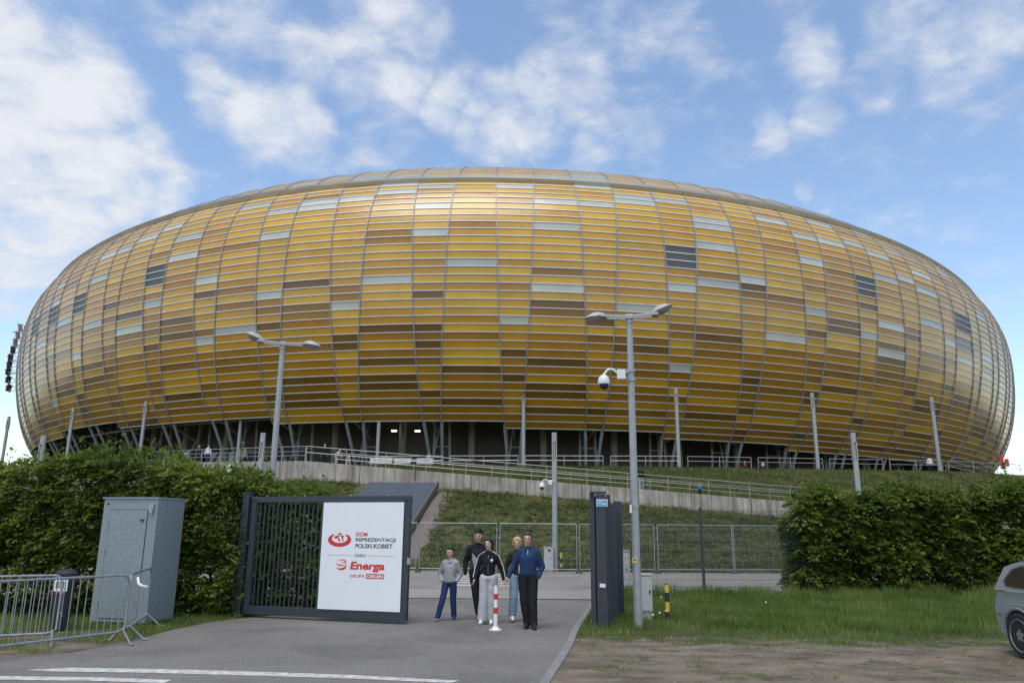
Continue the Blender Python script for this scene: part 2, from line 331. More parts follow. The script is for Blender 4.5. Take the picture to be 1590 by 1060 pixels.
for k in range(6):
    flat('road_marking', [(-2.05+.0*k, 27.2+1.35*k), (-1.2, 27.2+1.35*k), (-1.2, 27.75+1.35*k), (-2.05, 27.75+1.35*k)], .017, MT['marking'])
    flat('road_marking', [(-.62, 27.0+1.35*k), (.1, 27.0+1.35*k), (.1, 27.45+1.35*k), (-.62, 27.45+1.35*k)], .017, MT['marking'])
kb = MB()
kp = [(.1,3),(.2,6),(.37,10.35),(.85,13.2),(1.22,15.9),(1.7,18.8),(2.25,22.3),(2.9,24.5)]
for (x0, y0), (x1, y1) in zip(kp, kp[1:]):
    n_ = max(1, int((y1-y0)/1.0))
    for i in range(n_):
        a = Vector((x0+(x1-x0)*i/n_, y0+(y1-y0)*i/n_, 0)); b = Vector((x0+(x1-x0)*(i+.99)/n_, y0+(y1-y0)*(i+.99)/n_, 0))
        kb.bar(a+Vector((.07, 0, -.02)), b+Vector((.07, 0, -.02)), .13, .09)
tag(kb.build('kerb', mat('kerb_stone', (.22,.215,.2), .85, var=.2, vscale=6), bevel=.01), kind='structure')

# ------------------------------------------------------------------ the stadium
PX = dict(cx=3.509, cy=196.351, a=101.5, b=123.991, rot=-.124, zm=28.045, hu=22.0, wu=63.562, hl=18.74, wl=9.481, eu=.775, pm=1.029)
th = np.linspace(0, np.pi/2, 60)
pr = np.array([(PX['wl']*(1-np.cos(q)), PX['zm']-PX['hl']*np.sin(q)) for q in th[::-1]*.8]+[(PX['wu']*(1-np.cos(q)**PX['eu']), PX['zm']+PX['hu']*np.sin(q)**PX['eu']) for q in th[1:]])
SA = np.concatenate([[0], np.cumsum(np.hypot(np.diff(pr[:,0]), np.diff(pr[:,1])))])
ce = lambda q: np.sign(q)*abs(q)**PX['pm']
def shell(u, s, off=0.0):
    o = np.interp(s, SA, pr[:,0])-off; z = float(np.interp(s, SA, pr[:,1])); u = math.radians(u)
    X = (PX['a']-o)*ce(math.cos(u)); Y = (PX['b']-o)*ce(math.sin(u)); c, s_ = math.cos(PX['rot']), math.sin(PX['rot'])
    return Vector((PX['cx']+X*c-Y*s_, PX['cy']+X*s_+Y*c, z))
def snorm(u, s):
    a = shell(u+.2, s)-shell(u-.2, s); b = shell(u, s+.15)-shell(u, max(0, s-.15)); return a.cross(b).normalized()
S0, RH = 3.1956, .8232
UJ = {-7:244.15,-6:248.25,-5:252.65,-4:257.15,-3:261.85,-2:266.9,-1:272.2,0:277.2,1:282.15,2:287.05,3:291.65,4:296.15,5:300.55,6:304.9,7:309.75}
g_ = 294.4/66
for j in range(8, 41): UJ[j] = 309.75+g_*(j-7)
for j in range(-40, -7): UJ[j] = 244.15+g_*(j+7)
NP = 80; J0, J1 = -39, 41
UJ[41] = UJ[40]+g_
def ribu(j, side, s):
    fr = (s-S0)/(32*RH); h = float(np.interp(fr, [-.1, 0, .44, .84, 1.1], [.49, .56, .9, 1.12, 1.27]))
    jj = j+side; jj = min(max(jj, -40), 41)
    gap = abs(UJ[jj]-UJ[j])/5.0
    return UJ[j]+side*h*gap
def lowrow(j):
    if j < -8: return 1
    if j < -6: return 2
    if j < -3: return 1
    if j < 0: return 0
    if j < 2: return -1
    if j < 4: return -2
    return -3
WHITE = set([(-17,16),(-16,22),(-16,25),(-15,18),(-14,12),(-13,16),(-13,23),(-13,27),(-12,27),(-11,14),(-11,28),(-10,17),(-10,29),(-9,23),(-9,26),(-8,19),(-7,12),(-7,30),(-6,16),(-6,24),(-6,28),(-5,28),(-5,29),(-4,14),(-4,29),(-3,17),(-3,30),(-3,32),(-2,23),(-2,27),(-2,31),(-1,19),(0,12),(0,31),(1,16),(1,24),(1,28),(2,28),(2,32),(3,14),(3,29),(3,30),(4,17),(4,30),(5,23),(5,27),(6,19),(7,12),(7,29),(8,16),(8,23),(8,27),(9,27),(9,31),(10,14),(10,28),(11,12),(11,16),(11,23),(11,27),(12,29),(13,18),(13,23),(13,26),(14,16),(15,14),(15,29),(17,16),(17,23),(18,12)])
VENT = [(4,21),(-10,21),(-14,20),(-16,20),(-18,20),(10,21),(15,20),(24,21),(-30,21)]
stad = empty('stadium', (PX['cx'], PX['cy'], EZ), 'huge oval football stadium clad in amber and gold panels', 'stadium')
SO = Vector(stad.location)
NR = int((SA[-1]-S0)/RH)
def panel_tex(name, base, tr):
    m = bpy.data.materials.new(name); m.use_nodes = True; t, p = nodes_of(m)
    a = t.nodes.new('ShaderNodeAttribute'); a.attribute_name = 'tint'
    x = t.nodes.new('ShaderNodeMix'); x.data_type = 'RGBA'; x.blend_type = 'MULTIPLY'; x.inputs['Factor'].default_value = 1
    x.inputs[6].default_value = (*base, 1)
    r = t.nodes.new('ShaderNodeMapRange'); r.inputs['To Min'].default_value = .86; r.inputs['To Max'].default_value = 1.14; t.links.new(a.outputs['Fac'], r.inputs['Value']); t.links.new(r.outputs[0], x.inputs[7])
    # corrugation and faint dust
    co = t.nodes.new('ShaderNodeTexCoord'); n = t.nodes.new('ShaderNodeTexNoise'); n.inputs['Scale'].default_value = .35; n.inputs['Detail'].default_value = 6; t.links.new(co.outputs['Object'], n.inputs['Vector'])
    r2 = t.nodes.new('ShaderNodeMapRange'); r2.inputs['From Min'].default_value = .3; r2.inputs['From Max'].default_value = .7; r2.inputs['To Min'].default_value = .9; r2.inputs['To Max'].default_value = 1.1; t.links.new(n.outputs['Fac'], r2.inputs['Value'])
    y = t.nodes.new('ShaderNodeMix'); y.data_type = 'RGBA'; y.blend_type = 'MULTIPLY'; y.inputs['Factor'].default_value = 1; t.links.new(x.outputs[2], y.inputs[6]); t.links.new(r2.outputs[0], y.inputs[7])
    t.links.new(y.outputs[2], p.inputs['Base Color'])
    p.inputs['Roughness'].default_value = .34; p.inputs['IOR'].default_value = 1.45; p.inputs['Coat Weight'].default_value = .4; p.inputs['Coat Roughness'].default_value = .2; p.inputs['Coat IOR'].default_value = 1.6
    n3 = t.nodes.new('ShaderNodeTexNoise'); n3.inputs['Scale'].default_value = .8; n3.inputs['Detail'].default_value = 2; t.links.new(co.outputs['Object'], n3.inputs['Vector'])
    b = t.nodes.new('ShaderNodeBump'); b.inputs['Strength'].default_value = .3; b.inputs['Distance'].default_value = .15; t.links.new(n3.outputs['Fac'], b.inputs['Height']); t.links.new(b.outputs[0], p.inputs['Normal'])
    return m
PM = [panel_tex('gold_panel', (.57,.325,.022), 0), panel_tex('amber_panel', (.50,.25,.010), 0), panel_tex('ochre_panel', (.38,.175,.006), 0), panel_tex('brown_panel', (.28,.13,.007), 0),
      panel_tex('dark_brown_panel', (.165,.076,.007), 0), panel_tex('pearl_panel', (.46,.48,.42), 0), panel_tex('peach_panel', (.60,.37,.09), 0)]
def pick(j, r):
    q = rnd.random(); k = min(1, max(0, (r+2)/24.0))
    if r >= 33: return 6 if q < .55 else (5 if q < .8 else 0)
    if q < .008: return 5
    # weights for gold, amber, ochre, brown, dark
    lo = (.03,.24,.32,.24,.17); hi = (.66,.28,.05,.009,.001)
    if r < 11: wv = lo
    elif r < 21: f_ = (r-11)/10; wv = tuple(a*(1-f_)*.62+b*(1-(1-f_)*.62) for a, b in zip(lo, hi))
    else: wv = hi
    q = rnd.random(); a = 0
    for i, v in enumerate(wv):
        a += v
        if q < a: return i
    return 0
cv, cf, cm, ct = [], [], [], []
ventcells = set((b_, r+d) for b_, r in VENT for d in (-1, 0, 1))
for j in range(J0, J1):
    for k in (0, 1):
        lr = lowrow(j)
        for r in range(lr, NR):
            sa, sb = S0+r*RH, S0+(r+1)*RH
            if k == 0: ua, ub = (lambda s: ribu(j, -1, s)), (lambda s: ribu(j, 1, s))
            else: ua, ub = (lambda s: ribu(j, 1, s)), (lambda s: ribu(j+1, -1, s) if j+1 <= 40 else ribu(-39, -1, s)+360)
            b_ = 2*j+k
            if (b_, r) in ventcells: continue
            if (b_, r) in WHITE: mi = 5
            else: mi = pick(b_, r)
            tn = rnd.random(); ns = 2 if k else 1
            for q in range(ns):
                f0, f1 = q/ns, (q+1)/ns
                base = len(cv)
                for s, f in ((sa, f0), (sa, f1), (sb, f1), (sb, f0)):
                    cv.append(shell(ua(s)+(ub(s)-ua(s))*f, s)-SO)
                cf.append((base, base+1, base+2, base+3)); cm.append(mi); ct.append(tn)
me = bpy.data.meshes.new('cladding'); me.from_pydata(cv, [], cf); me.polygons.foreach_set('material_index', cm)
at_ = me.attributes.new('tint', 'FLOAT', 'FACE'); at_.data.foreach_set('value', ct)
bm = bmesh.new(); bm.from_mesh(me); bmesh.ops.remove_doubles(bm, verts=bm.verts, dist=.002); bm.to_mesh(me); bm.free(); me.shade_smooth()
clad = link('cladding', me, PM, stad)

MT['profile'] = mat('aluminium_profile', (.68,.67,.66), .45, .15, var=.08, vscale=1)
MT['rib'] = mat('steel_rib', (.30,.30,.31), .5, .3)
hp = MB()
for r in range(-3, NR+1):
    s = S0+r*RH; run = []
    def flush():
        if len(run) < 2: return
        n_ = len(run); w_ = .17 if r == 32 else .092
        vs_ = []
        for (u, s1) in run:
            nn = snorm(u, s1); c = shell(u, s1)-SO; tt = (shell(u, s1+.1)-shell(u, s1-.1)).normalized()
            vs_ += [c-tt*w_/2-nn*.02, c-tt*w_/2+nn*.07, c+tt*w_/2+nn*.07, c+tt*w_/2-nn*.02]
        hp.add(vs_, [(4*i+a, 4*i+(a+1)%4, 4*i+4+(a+1)%4, 4*i+4+a)[::-1] for i in range(n_-1) for a in range(4)])
    for j in range(J0, J1):
        if r >= lowrow(j):
            us = [ribu(j, -1, s), ribu(j, 1, s), (ribu(j, 1, s)+(ribu(j+1, -1, s) if j < 40 else ribu(-39, -1, s)+360))/2]
            run += [(u, s) for u in us]
            if j < 40: endu = ribu(j+1, -1, s)
            else: endu = ribu(-39, -1, s)+360
            if j == J1-1 or r < lowrow(j+1): run.append((endu, s)); flush(); run = []
        else:
            flush(); run = []
hp.build('panel_rails', MT['profile'], stad)

# ribs, one mesh each: those that face the photograph's side of the building
smax = S0+NR*RH
def ribmesh(j, side):
    q = MB(); pts = []; lr = lowrow(j) if side > 0 else min(lowrow(j), lowrow(j-1) if j > J0 else 9)
    ss = list(np.arange(S0+lr*RH, smax, 1.6))+[smax]
    vs_ = []
    for s in ss:
        u = ribu(j, side, s); nn = snorm(u, s); c = shell(u, s)-SO; tt = (shell(u, s+.1)-shell(u, s-.1)).normalized(); bb = nn.cross(tt).normalized(); w_ = .06
        vs_ += [c-bb*w_-nn*.25, c-bb*w_+nn*.12, c+bb*w_+nn*.12, c+bb*w_-nn*.25]
    q.add(vs_, [(4*i+a, 4*i+(a+1)%4, 4*i+4+(a+1)%4, 4*i+4+a)[::-1] for i in range(len(ss)-1) for a in range(4)]+[(0,1,2,3)])
    return q
rest = MB()
for j in range(J0, J1):
    for side in (-1, 1):
        q = ribmesh(j, side)
        if -20 <= j <= 20: q.build('rib', MT['rib'], stad)
        else: rest.add(q.v, q.f)
tag(rest.build('rib', MT['rib'], stad), kind='stuff')
# gutter band with fine slats near the roof
gt = MB(); gs = S0+33.3*RH
us = []
for j in range(J0, J1):
    us += [UJ[j], (UJ[j]+(UJ[j+1] if j < 40 else UJ[-39]+360))/2]
us.append(UJ[-39]+360)
vs_ = []
for u in us:
    nn = snorm(u, gs); c = shell(u, gs)-SO; tt = (shell(u, gs+.1)-shell(u, gs-.1)).normalized()
    vs_ += [c-tt*.3-nn*.05, c-tt*.3+nn*.38, c+tt*.3+nn*.38, c+tt*.3-nn*.05]
gt.add(vs_, [(4*i+a, 4*i+(a+1)%4, 4*i+4+(a+1)%4, 4*i+4+a)[::-1] for i in range(len(us)-1) for a in range(4)])
gm_ = mat('gutter_grille', (.62,.59,.50), .6); t, p = nodes_of(gm_); 
gt.build('gutter', gm_, stad)
sl_ = MB()
for u in np.arange(225, 330, .125):
    nn = snorm(u, gs); c = shell(u, gs)-SO; tt = (shell(u, gs+.1)-shell(u, gs-.1)).normalized(); sl_.bar(c-tt*.32+nn*.4, c+tt*.32+nn*.4, .09, .06, up=nn)
sl_.build('gutter_slats', MT['wireg'], stad)
# roof oculus rim
rim = MB(); vs_ = []
for u in us:
    c = shell(u, smax)-SO; inn = (Vector((PX['cx'], PX['cy'], 0))-shell(u, smax)); inn.z = 0; inn.normalize()
    vs_ += [c, c+inn*14+Vector((0,0,-1.5)), c+inn*14+Vector((0,0,-3)), c+inn*2+Vector((0,0,-3))]
rim.add(vs_, [(4*i+a, 4*i+(a+1)%4, 4*i+4+(a+1)%4, 4*i+4+a)[::-1] for i in range(len(us)-1) for a in range(4)])
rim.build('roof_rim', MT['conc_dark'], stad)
# louvre vents
for vi, (b_, r) in enumerate(VENT):
    j, k = b_//2, b_ % 2; q = MB(); bk = MB()
    s_lo, s_hi = S0+(r-1)*RH, S0+(r+2)*RH
    ua = (lambda s: ribu(j, -1, s)) if k == 0 else (lambda s: ribu(j, 1, s)); ub = (lambda s: ribu(j, 1, s)) if k == 0 else (lambda s: ribu(j+1, -1, s))
    c4 = [shell(ua(s_lo), s_lo)-SO, shell(ub(s_lo), s_lo)-SO, shell(ub(s_hi), s_hi)-SO, shell(ua(s_hi), s_hi)-SO]; nn = snorm(ua(s_lo), s_lo)
    bk.add([c-nn*.35 for c in c4], [(0,1,2,3)])
    vo = bk.build('vent', mat('vent_back', (.08,.085,.09), .7) if vi == 0 else bpy.data.materials['vent_back'], stad)
    for i in range(15):
        f = (i+.5)/15; a = c4[0].lerp(c4[3], f); b2 = c4[1].lerp(c4[2], f); q.bar(a, b2, .02, .085, up=(0, -.3, 1))
    q.build('louvre', MT['wireg'], vo)
# concourse: dark inner wall, soffit, columns, floor
def ringwall(off, z0, z1, name, m, segs=120, thick=0):
    q = MB(); vs_ = []
    for i in range(segs):
        u = 360*i/segs; c = shell(u, S0, -off); vs_ += [Vector((c.x, c.y, z0))-SO, Vector((c.x, c.y, z1))-SO]
    q.add(vs_, [(2*i, 2*((i+1)%segs), 2*((i+1)%segs)+1, 2*i+1) for i in range(segs)])
    return q.build(name, m, stad)
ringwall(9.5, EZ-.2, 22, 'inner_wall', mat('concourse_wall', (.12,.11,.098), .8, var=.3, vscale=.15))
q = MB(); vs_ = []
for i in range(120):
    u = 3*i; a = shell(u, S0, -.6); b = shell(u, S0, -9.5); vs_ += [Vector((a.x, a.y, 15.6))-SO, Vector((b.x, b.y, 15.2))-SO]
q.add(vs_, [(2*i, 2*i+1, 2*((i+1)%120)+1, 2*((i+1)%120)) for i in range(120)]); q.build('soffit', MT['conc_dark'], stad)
MT['colm'] = mat('grey_steel_column', (.32,.325,.33), .55, .1, var=.1)
MT['colc'] = mat('concrete_column', (.30,.28,.24), .85, var=.15)
def inward(u):
    c = shell(u, S0); d = Vector((PX['cx'], PX['cy'], 0))-Vector((c.x, c.y, 0)); return d.normalized()
for j in range(-14, 16):
    u = UJ[j]; I = inward(u); T = Vector((-I.y, I.x, 0)); lr = lowrow(j)
    top1 = shell(ribu(j, -1, S0+lr*RH+.4), S0+lr*RH+.4)-SO; top2 = shell(ribu(j, 1, S0+lr*RH+.4), S0+lr*RH+.4)-SO
    c = shell(u, S0); base = Vector((c.x, c.y, EZ))+I*3.4-SO
    for sgn, tp in ((-1, top1), (1, top2)):
        q = MB(); q.tube([base+T*(-.55*sgn), tp+I*.35], .17, 10); q.build('column', MT['colm'], stad, smooth=True)
    q = MB(); q.tube([base+I*2.2+T*.9, base+I*2.2+T*.7+Vector((0,0,8.2))], .16, 8); q.tube([base+I*2.2-T*.9, base+I*2.2-T*.7+Vector((0,0,8.2))], .16, 8)
    q.tube([base+I*2.2+T*.9+Vector((0,0,2.8)), base+I*2.2-T*.9+Vector((0,0,2.8))], .1, 6)
    q.tube([base+T*.55+Vector((0,0,1)), base+I*2.2+Vector((0,0,6.5))], .09, 6); q.tube([base+I*2.2+Vector((0,0,3.6)), top1.lerp(top2, .5)+I*.8-Vector((0,0,.4))], .1, 6)
    q.build('truss_frame', MT['colm'], stad, smooth=True)
    # concrete column between pairs
    um = (UJ[j]+UJ[j+1])/2 - .5; I2 = inward(um); c2 = shell(um, S0); b2 = Vector((c2.x, c2.y, EZ))+I2*6.6-SO
    q = MB(); q.lathe(b2, [(.38, -.1), (.38, 8.1)], 14); q.build('concrete_column', MT['colc'], stad, smooth=True)
# ring beam under the lip
q = MB(); pts = []
for j in range(-15, 17): 
    u = UJ[j]; I = inward(u); c = shell(u, S0); pts.append(Vector((c.x, c.y, 13.2))+I*1.6-SO)
q.tube(pts, .13, 8); q.build('ring_beam', MT['colm'], stad)
for x, y in ((-12.75, 84), (-10.2, 84)):
    q = MB(); q.box(Vector((x, y, 12.2))-SO, (.55, .35, .14)); q.build('ceiling_lamp', MT['lampglow'], stad)
# tinted glass hall and doors behind the columns
for j, w_, m_ in ((-13, 9, 'glass'), (-5, 7, 'glass'), (3, 8, 'conc_dark'), (-8, 8, 'glass')):
    u = UJ[j]; I = inward(u); c = shell(u, S0); b2 = Vector((c.x, c.y, EZ+1.6))+I*9.2-SO; q = MB(); q.box(b2, (w_, .3, 3.2), rz=math.atan2(I.y, I.x)-math.pi/2)
    q.build('entrance_front', MT[m_], stad)

# ------------------------------------------------------------------ retaining wall, slab, railings
wall = empty('retaining_wall', (0, 54.6, 4.5), 'long stained concrete retaining wall below the sloping ramp', 'wall')
WO = Vector(wall.location)
wxs = [-60, -46, -36, -27, -20, -14.5]+[-14.5+3.9*i for i in range(1, 17)]
q = MB(); cap = MB()
for x0, x1 in zip(wxs, wxs[1:]):
    x1_ = x1-.035
    A = [Vector((x0, yw(x0), bz(x0)-.6)), Vector((x1_, yw(x1_), bz(x1_)-.6)), Vector((x1_, yw(x1_), wz(x1_))), Vector((x0, yw(x0), wz(x0)))]
    n_ = Vector((yw(x1)-yw(x0), -(x1-x0), 0)).normalized(); off = n_*.04*(1 if round(x0) % 2 else 1)
    vs_ = [a-WO+off for a in A]+[a-WO-n_*.26 for a in A]
    q.add(vs_, [(0,1,2,3),(7,6,5,4),(3,2,6,7),(0,4,5,1),(1,5,6,2),(0,3,7,4)])
q.build('wall_panels', MT['concrete'], wall, bevel=.012)
slab = empty('stair_side_slab', (-7.6, 46, 3), 'sloping slate grey slab running down the planted bank from the concrete wall', 'slab')
q = MB(); e = MB()
def slz(y): return .30*(y-37.5)+.05
SOo = Vector(slab.location)
pa = [(-9.6, 53.2), (-5.1, 53.2), (-5.9, 38.5), (-10.3, 38.5)]
q.add([Vector((x, y, slz(y)+.16))-SOo for x, y in pa]+[Vector((x, y, slz(y)-.5))-SOo for x, y in pa], [(3,2,1,0)[::1],(4,5,6,7),(0,1,5,4),(1,2,6,5),(2,3,7,6),(3,0,4,7)])
q.build('slab_top', MT['slab'], slab)
e.bar(Vector((-4.95, 53.2, slz(53.2)+.06))-SOo, Vector((-5.75, 38.5, slz(38.5)+.06))-SOo, .16, .4); e.build('side_beam', MT['brown'], slab)
gv = MB()
gpts = []
for i in range(15):
    y = 53-i; x = -4.55-.05*i
    gpts += [Vector((x-.3, y, hz_(x-.3, y)+.03))-SOo, Vector((x+.7+.2*math.sin(i*1.9), y, hz_(x+.7, y)+.03))-SOo]
gv.add(gpts, [(2*i, 2*i+2, 2*i+3, 2*i+1)[::-1] for i in range(14)])
gv.build('gravel_edge', mat('gravel', (.17,.14,.115), .95, var=.4, vscale=5), slab)

def railing(name, pts, label, posts=2.0, h=1.05, mids=(.55,), r=.03, group=None, lean=0, joints=True):
    """pts: list of ground points; returns the thing"""
    root = empty(name, pts[0], label, 'railing', group); o = Vector(pts[0]); P = [Vector(p) for p in pts]
    tot = [0]
    for a, b in zip(P, P[1:]): tot.append(tot[-1]+(b-a).length)
    def at(d):
        d = min(max(d, 0), tot[-1])
        for i in range(len(P)-1):
            if d <= tot[i+1]+1e-6: return P[i].lerp(P[i+1], (d-tot[i])/(tot[i+1]-tot[i]))
        return P[-1]
    n_ = max(1, round(tot[-1]/posts))
    for i in range(n_+1):
        b = at(tot[-1]*i/n_)-o; q = MB(); q.tube([b, b+Vector((0, lean, h))], r*.9, 6); q.build('post', MT['steel'], root)
    q = MB(); q.tube([p-o+Vector((0, lean, h)) for p in P], r, 8); q.build('handrail', MT['steel'], root, smooth=True)
    for m_ in mids:
        q = MB(); q.tube([p-o+Vector((0, lean*m_/h, m_)) for p in P], r*.8, 6); q.build('mid_rail', MT['steel'], root)
    return root
railing('ramp_railing', [(x, yw(x)+.12, wz(x)) for x in (-14.5, 0, 18.5, 45)], 'steel railing standing on the concrete wall along the near edge of the ramp', posts=2.9, mids=(.62,), r=.028)
railing('ramp_railing', [(x, yw(x)+2.7, wz(x)-.1) for x in (-13, 0, 18.5, 45)], 'steel railing along the grass side of the ramp, behind the wall-top railing', posts=2.9, mids=(.6,), r=.026)
railing('ramp_railing', [(x, yw(x)+.15, wz(x)) for x in (-60, -46, -27, -14.6)], 'steel railing on the raised walkway left of where the ramp starts', posts=3.0, mids=(.7, .4), r=.035)
ex = [-13, -6.2, 1, 9, 16.2, 23, 30, 36, 42, 52]
for i, (a, b) in enumerate(zip(ex, ex[1:])):
    lab = ['on the esplanade above the grey slab', 'on the esplanade above the gate sign', 'on the esplanade right of the thick camera column', 'on the esplanade right of the tall lamp pole', 'between two slim columns right of the tall lamp', 'just left of the column at the shell corner', 'just right of the column at the shell corner', 'left of the two strollers, far right', 'behind the strollers, passing the shell end'][i]
    railing('esplanade_railing', [(a+.35, ye(a+.35)+.3, EZ), (b-.35, ye(b-.35)+.3, EZ)], 'steel railing section '+lab, posts=3.3, mids=(.62,), r=.04, group='railing sections along the esplanade edge')

# ------------------------------------------------------------------ light columns
def light_column(x, y, z, h, r, label, group, name='light_column'):
    root = empty(name, (x, y, z), label, 'light column', group)
    q = MB(); q.tube([(0,0,-.1), (0,0,h*.80)], r, 14); q.build('shaft', MT['pole'], root, smooth=True)
    q = MB()
    for k in (-1, 1): q.box((k*r*.75, 0, h*.865), (r*.4, r*1.5, h*.13))
    q.build('lamp_frame', MT['pole'], root)
    q = MB(); q.tube([(0,0,h*.80), (0,0,h*.93)], r*.6, 12); q.build('diffuser', MT['lens'], root, smooth=True)
    q = MB(); q.tube([(0,0,h*.93), (0,0,h)], r, 14); q.build('cap', MT['pole'], root, smooth=True)
    return root
cl = [(-64.6, 99, 'leftmost light column, against open sky left of the stadium'), (-51.9, 91, 'second light column from the left, in front of the curved left end of the shell'), (-41, 86, 'third slim light column from the left, over the left hedge'),
      (-29, 82.6, 'slim light column just left of the left double lamp post'), (-13.4, 78, 'slim light column between the left double lamp and the gate sign'), (1.19, 75.8, 'slim light column above the red and white bollard'),
      (16.2, 75.2, 'slim light column just right of the tall double lamp post'), (30.3, 77, 'slim light column in front of the stepped lower right edge of the shell'), (43.4, 79, 'rightmost slim light column, left of two strollers')]
for x, y, lb in cl: light_column(x, y, EZ, 7.9, .19, 'grey '+lb, 'slim light columns on the esplanade')
nearc = []
for x, y, z, lb in ((-22.1, 36.6, 6.0, 'thick grey light column poking out of the left hedge, far left'), (-11.74, 36.6, 6.21, 'thick grey light column beside the left double lamp post'), (2.03, 36.5, 6.32, 'thick grey light column carrying a small camera, behind the group of people'), (16.19, 36.6, 6.43, 'thick grey light column rising behind the right hedge')):
    light_column(x, y, 0, z, .12, lb, 'thick light columns along the plaza')

# ------------------------------------------------------------------ double lamps
def dome_camera(x, y, z, label, s=1.0, side=-1):
    root = empty('dome_camera', (x, y, z), label, 'security camera')
    q = MB(); q.box((0,-.02,0), (.22*s, .12*s, .26*s)); q.build('mount_box', MT['plastic'], root, bevel=.015)
    q = MB(); q.bar((-.1*s*side*-1, 0, .05), (.14*s, 0, .05), .05, .05); q.tube([(.1*s, .0, .08*s), (.2*s, 0, .08*s)], .012, 6); q.build('clamp', MT['galv'], root)
    pts = [(side*(.1+.26*f)*s, 0, (.05+.10*math.sin(f*math.pi*.75))*s) for f in [i/6 for i in range(7)]]+[(side*.44*s, 0, .02*s), (side*.46*s, 0, -.04*s)]
    q = MB(); q.tube(pts, .032*s, 8); q.build('arm', MT['plastic'], root, smooth=True)
    q = MB(); q.lathe((side*.46*s, 0, -.18*s), [(.05*s, .18*s), (.11*s, .13*s), (.15*s, .06*s), (.155*s, -.02*s), (.16*s, -.06*s), (.15*s, -.08*s)], 20); q.build('housing', MT['plastic'], root, smooth=True)
    q = MB(); q.lathe((side*.46*s, 0, -.26*s), [(.125*s, .0), (.115*s, -.06*s), (.085*s, -.11*s), (.02*s, -.14*s)], 20); q.build('dome', MT['dome'], root, smooth=True)
    return root
def lamp_head(root, sx, tilt, back):
    # streetlight head: curved shell body and glass bowl, pointing along sx
    q = MB(); n_ = 9; secs = []
    for i in range(n_):
        f = i/(n_-1); x = f*.48; w_ = .18*math.sin(min(1, f*1.6+.25)*math.pi/2)*(1-.55*max(0, f-.75)/.25*.9); h_ = .125*math.sin((f*.85+.12)*math.pi)
        for a in range(9):
            an = math.pi*a/8; secs.append((x, math.cos(an)*w_, math.sin(an)*h_+.0))
    def X(p):
        x, y, z = p; ct_, st = math.cos(tilt), math.sin(tilt); return Vector((sx*(x*ct_-z*st), y, x*st+z*ct_))+Vector((sx*.48, back, 0))
    fs_ = [(i*9+a, i*9+a+1, (i+1)*9+a+1, (i+1)*9+a) for i in range(n_-1) for a in range(8)]
    if sx < 0: fs_ = [f[::-1] for f in fs_]
    q.add([X(p) for p in secs], fs_); 
    fs2 = [(i*9, (i+1)*9, (i+1)*9+8, i*9+8) for i in range(n_-1)]; q.add([X(p) for p in secs], fs2+[tuple(range(9)), tuple(range((n_-1)*9, n_*9))])
    h = q.build('lamp_head', MT['lamp'], root, smooth=True)
    q = MB(); sec2 = []
    for i in range(7):
        f = i/6; x = .10+f*.34; w_ = .14*math.sin((f*.8+.1)*math.pi)+.015; d_ = .085*math.sin((f*.8+.1)*math.pi)
        for a in range(7): an = math.pi*a/6; sec2.append((x, math.cos(an)*w_, -.004-math.sin(an)*d_))
    q.add([X(p) for p in sec2], [(i*7+a, (i+1)*7+a, (i+1)*7+a+1, i*7+a+1) for i in range(6) for a in range(6)]+[tuple(range(7)), tuple(range(42, 49))])
    q.build('lamp_bowl', MT['lens'], h, smooth=True)
def double_lamp(x, y, h, yaw, label, tl, tr):
    root = empty('street_lamp', (x, y, 0), label, 'street lamp', 'double headed street lamps', rz=yaw)
    q = MB(); q.tube([(0,0,-.2), (0,0,.9), (0,0,h*.5), (0,0,h)], [.09, .082, .075, .062], 18); q.build('pole', MT['pole'], root, smooth=True)
    q = MB(); q.box((0,0,h+.02), (.16,.2,.10)); q.lathe((0,0,h-.02), [(.075,-.1),(.08,.02),(.05,.05)], 14); q.build('bracket', MT['galv'], root, bevel=.01)
    for k in (-1, 1):
        q = MB()
        for b in (-.13, .13): q.bar((0, b*.6, h+.03), (k*.62, b, h+.06), .035, .05)
        q.bar((k*.5, -.14, h+.05), (k*.5, .14, h+.05), .04); q.build('arm', MT['lamp'], root)
        lamp_head(root, k, tl if k < 0 else tr, 0)
    for c in root.children if hasattr(root, 'children') else []:
        if c.name.startswith('lamp_head'): c.location.z = h+.03
    return root
# (lamp heads are placed at arm height in local space)
def raise_heads(root, h):
    for c in children(root):
        if c.name.startswith('lamp_head'): c.location = (c.location.x*1, 0, h+.06)
la = double_lamp(-5.85, 19.2, 6.38, R(14), 'double headed street lamp whose base is hidden by the left hedge', R(22), R(-8)); raise_heads(la, 6.38)
lb = double_lamp(2.53, 16.1, 6.3, R(-10), 'tall double headed street lamp standing in grass right of the gate post', R(-5), R(24)); raise_heads(lb, 6.3)
for z in (4.95, 5.14, 2.33): q = MB(); q.tube([(0,0,z-.025), (0,0,z+.025)], .087, 16); q.build('clamp_band', MT['galv'], lb)
q = MB(); q.box((-.03, -.088, 1.28), (.085, .012, .11)); nm = q.build('warning_label', mat('yellow_label', (.65,.5,.12), .5), lb)
q = MB(); q.add([(-.055,-.0955,1.27), (-.005,-.0955,1.27), (-.03,-.0955,1.32)], [(0,1,2)]); q.build('symbol', MT['black'], nm)
q = MB(); q.box((-.08, -.04, 2.28), (.05, .05, .16)); q.build('white_fitting', MT['plastic'], lb)
dome_camera(2.30, 15.95, 5.03, 'large white dome camera on a curved arm clamped to the tall double lamp', .8)
dome_camera(1.83, 36.4, 4.0, 'small white dome camera on the light column behind the people', .85)

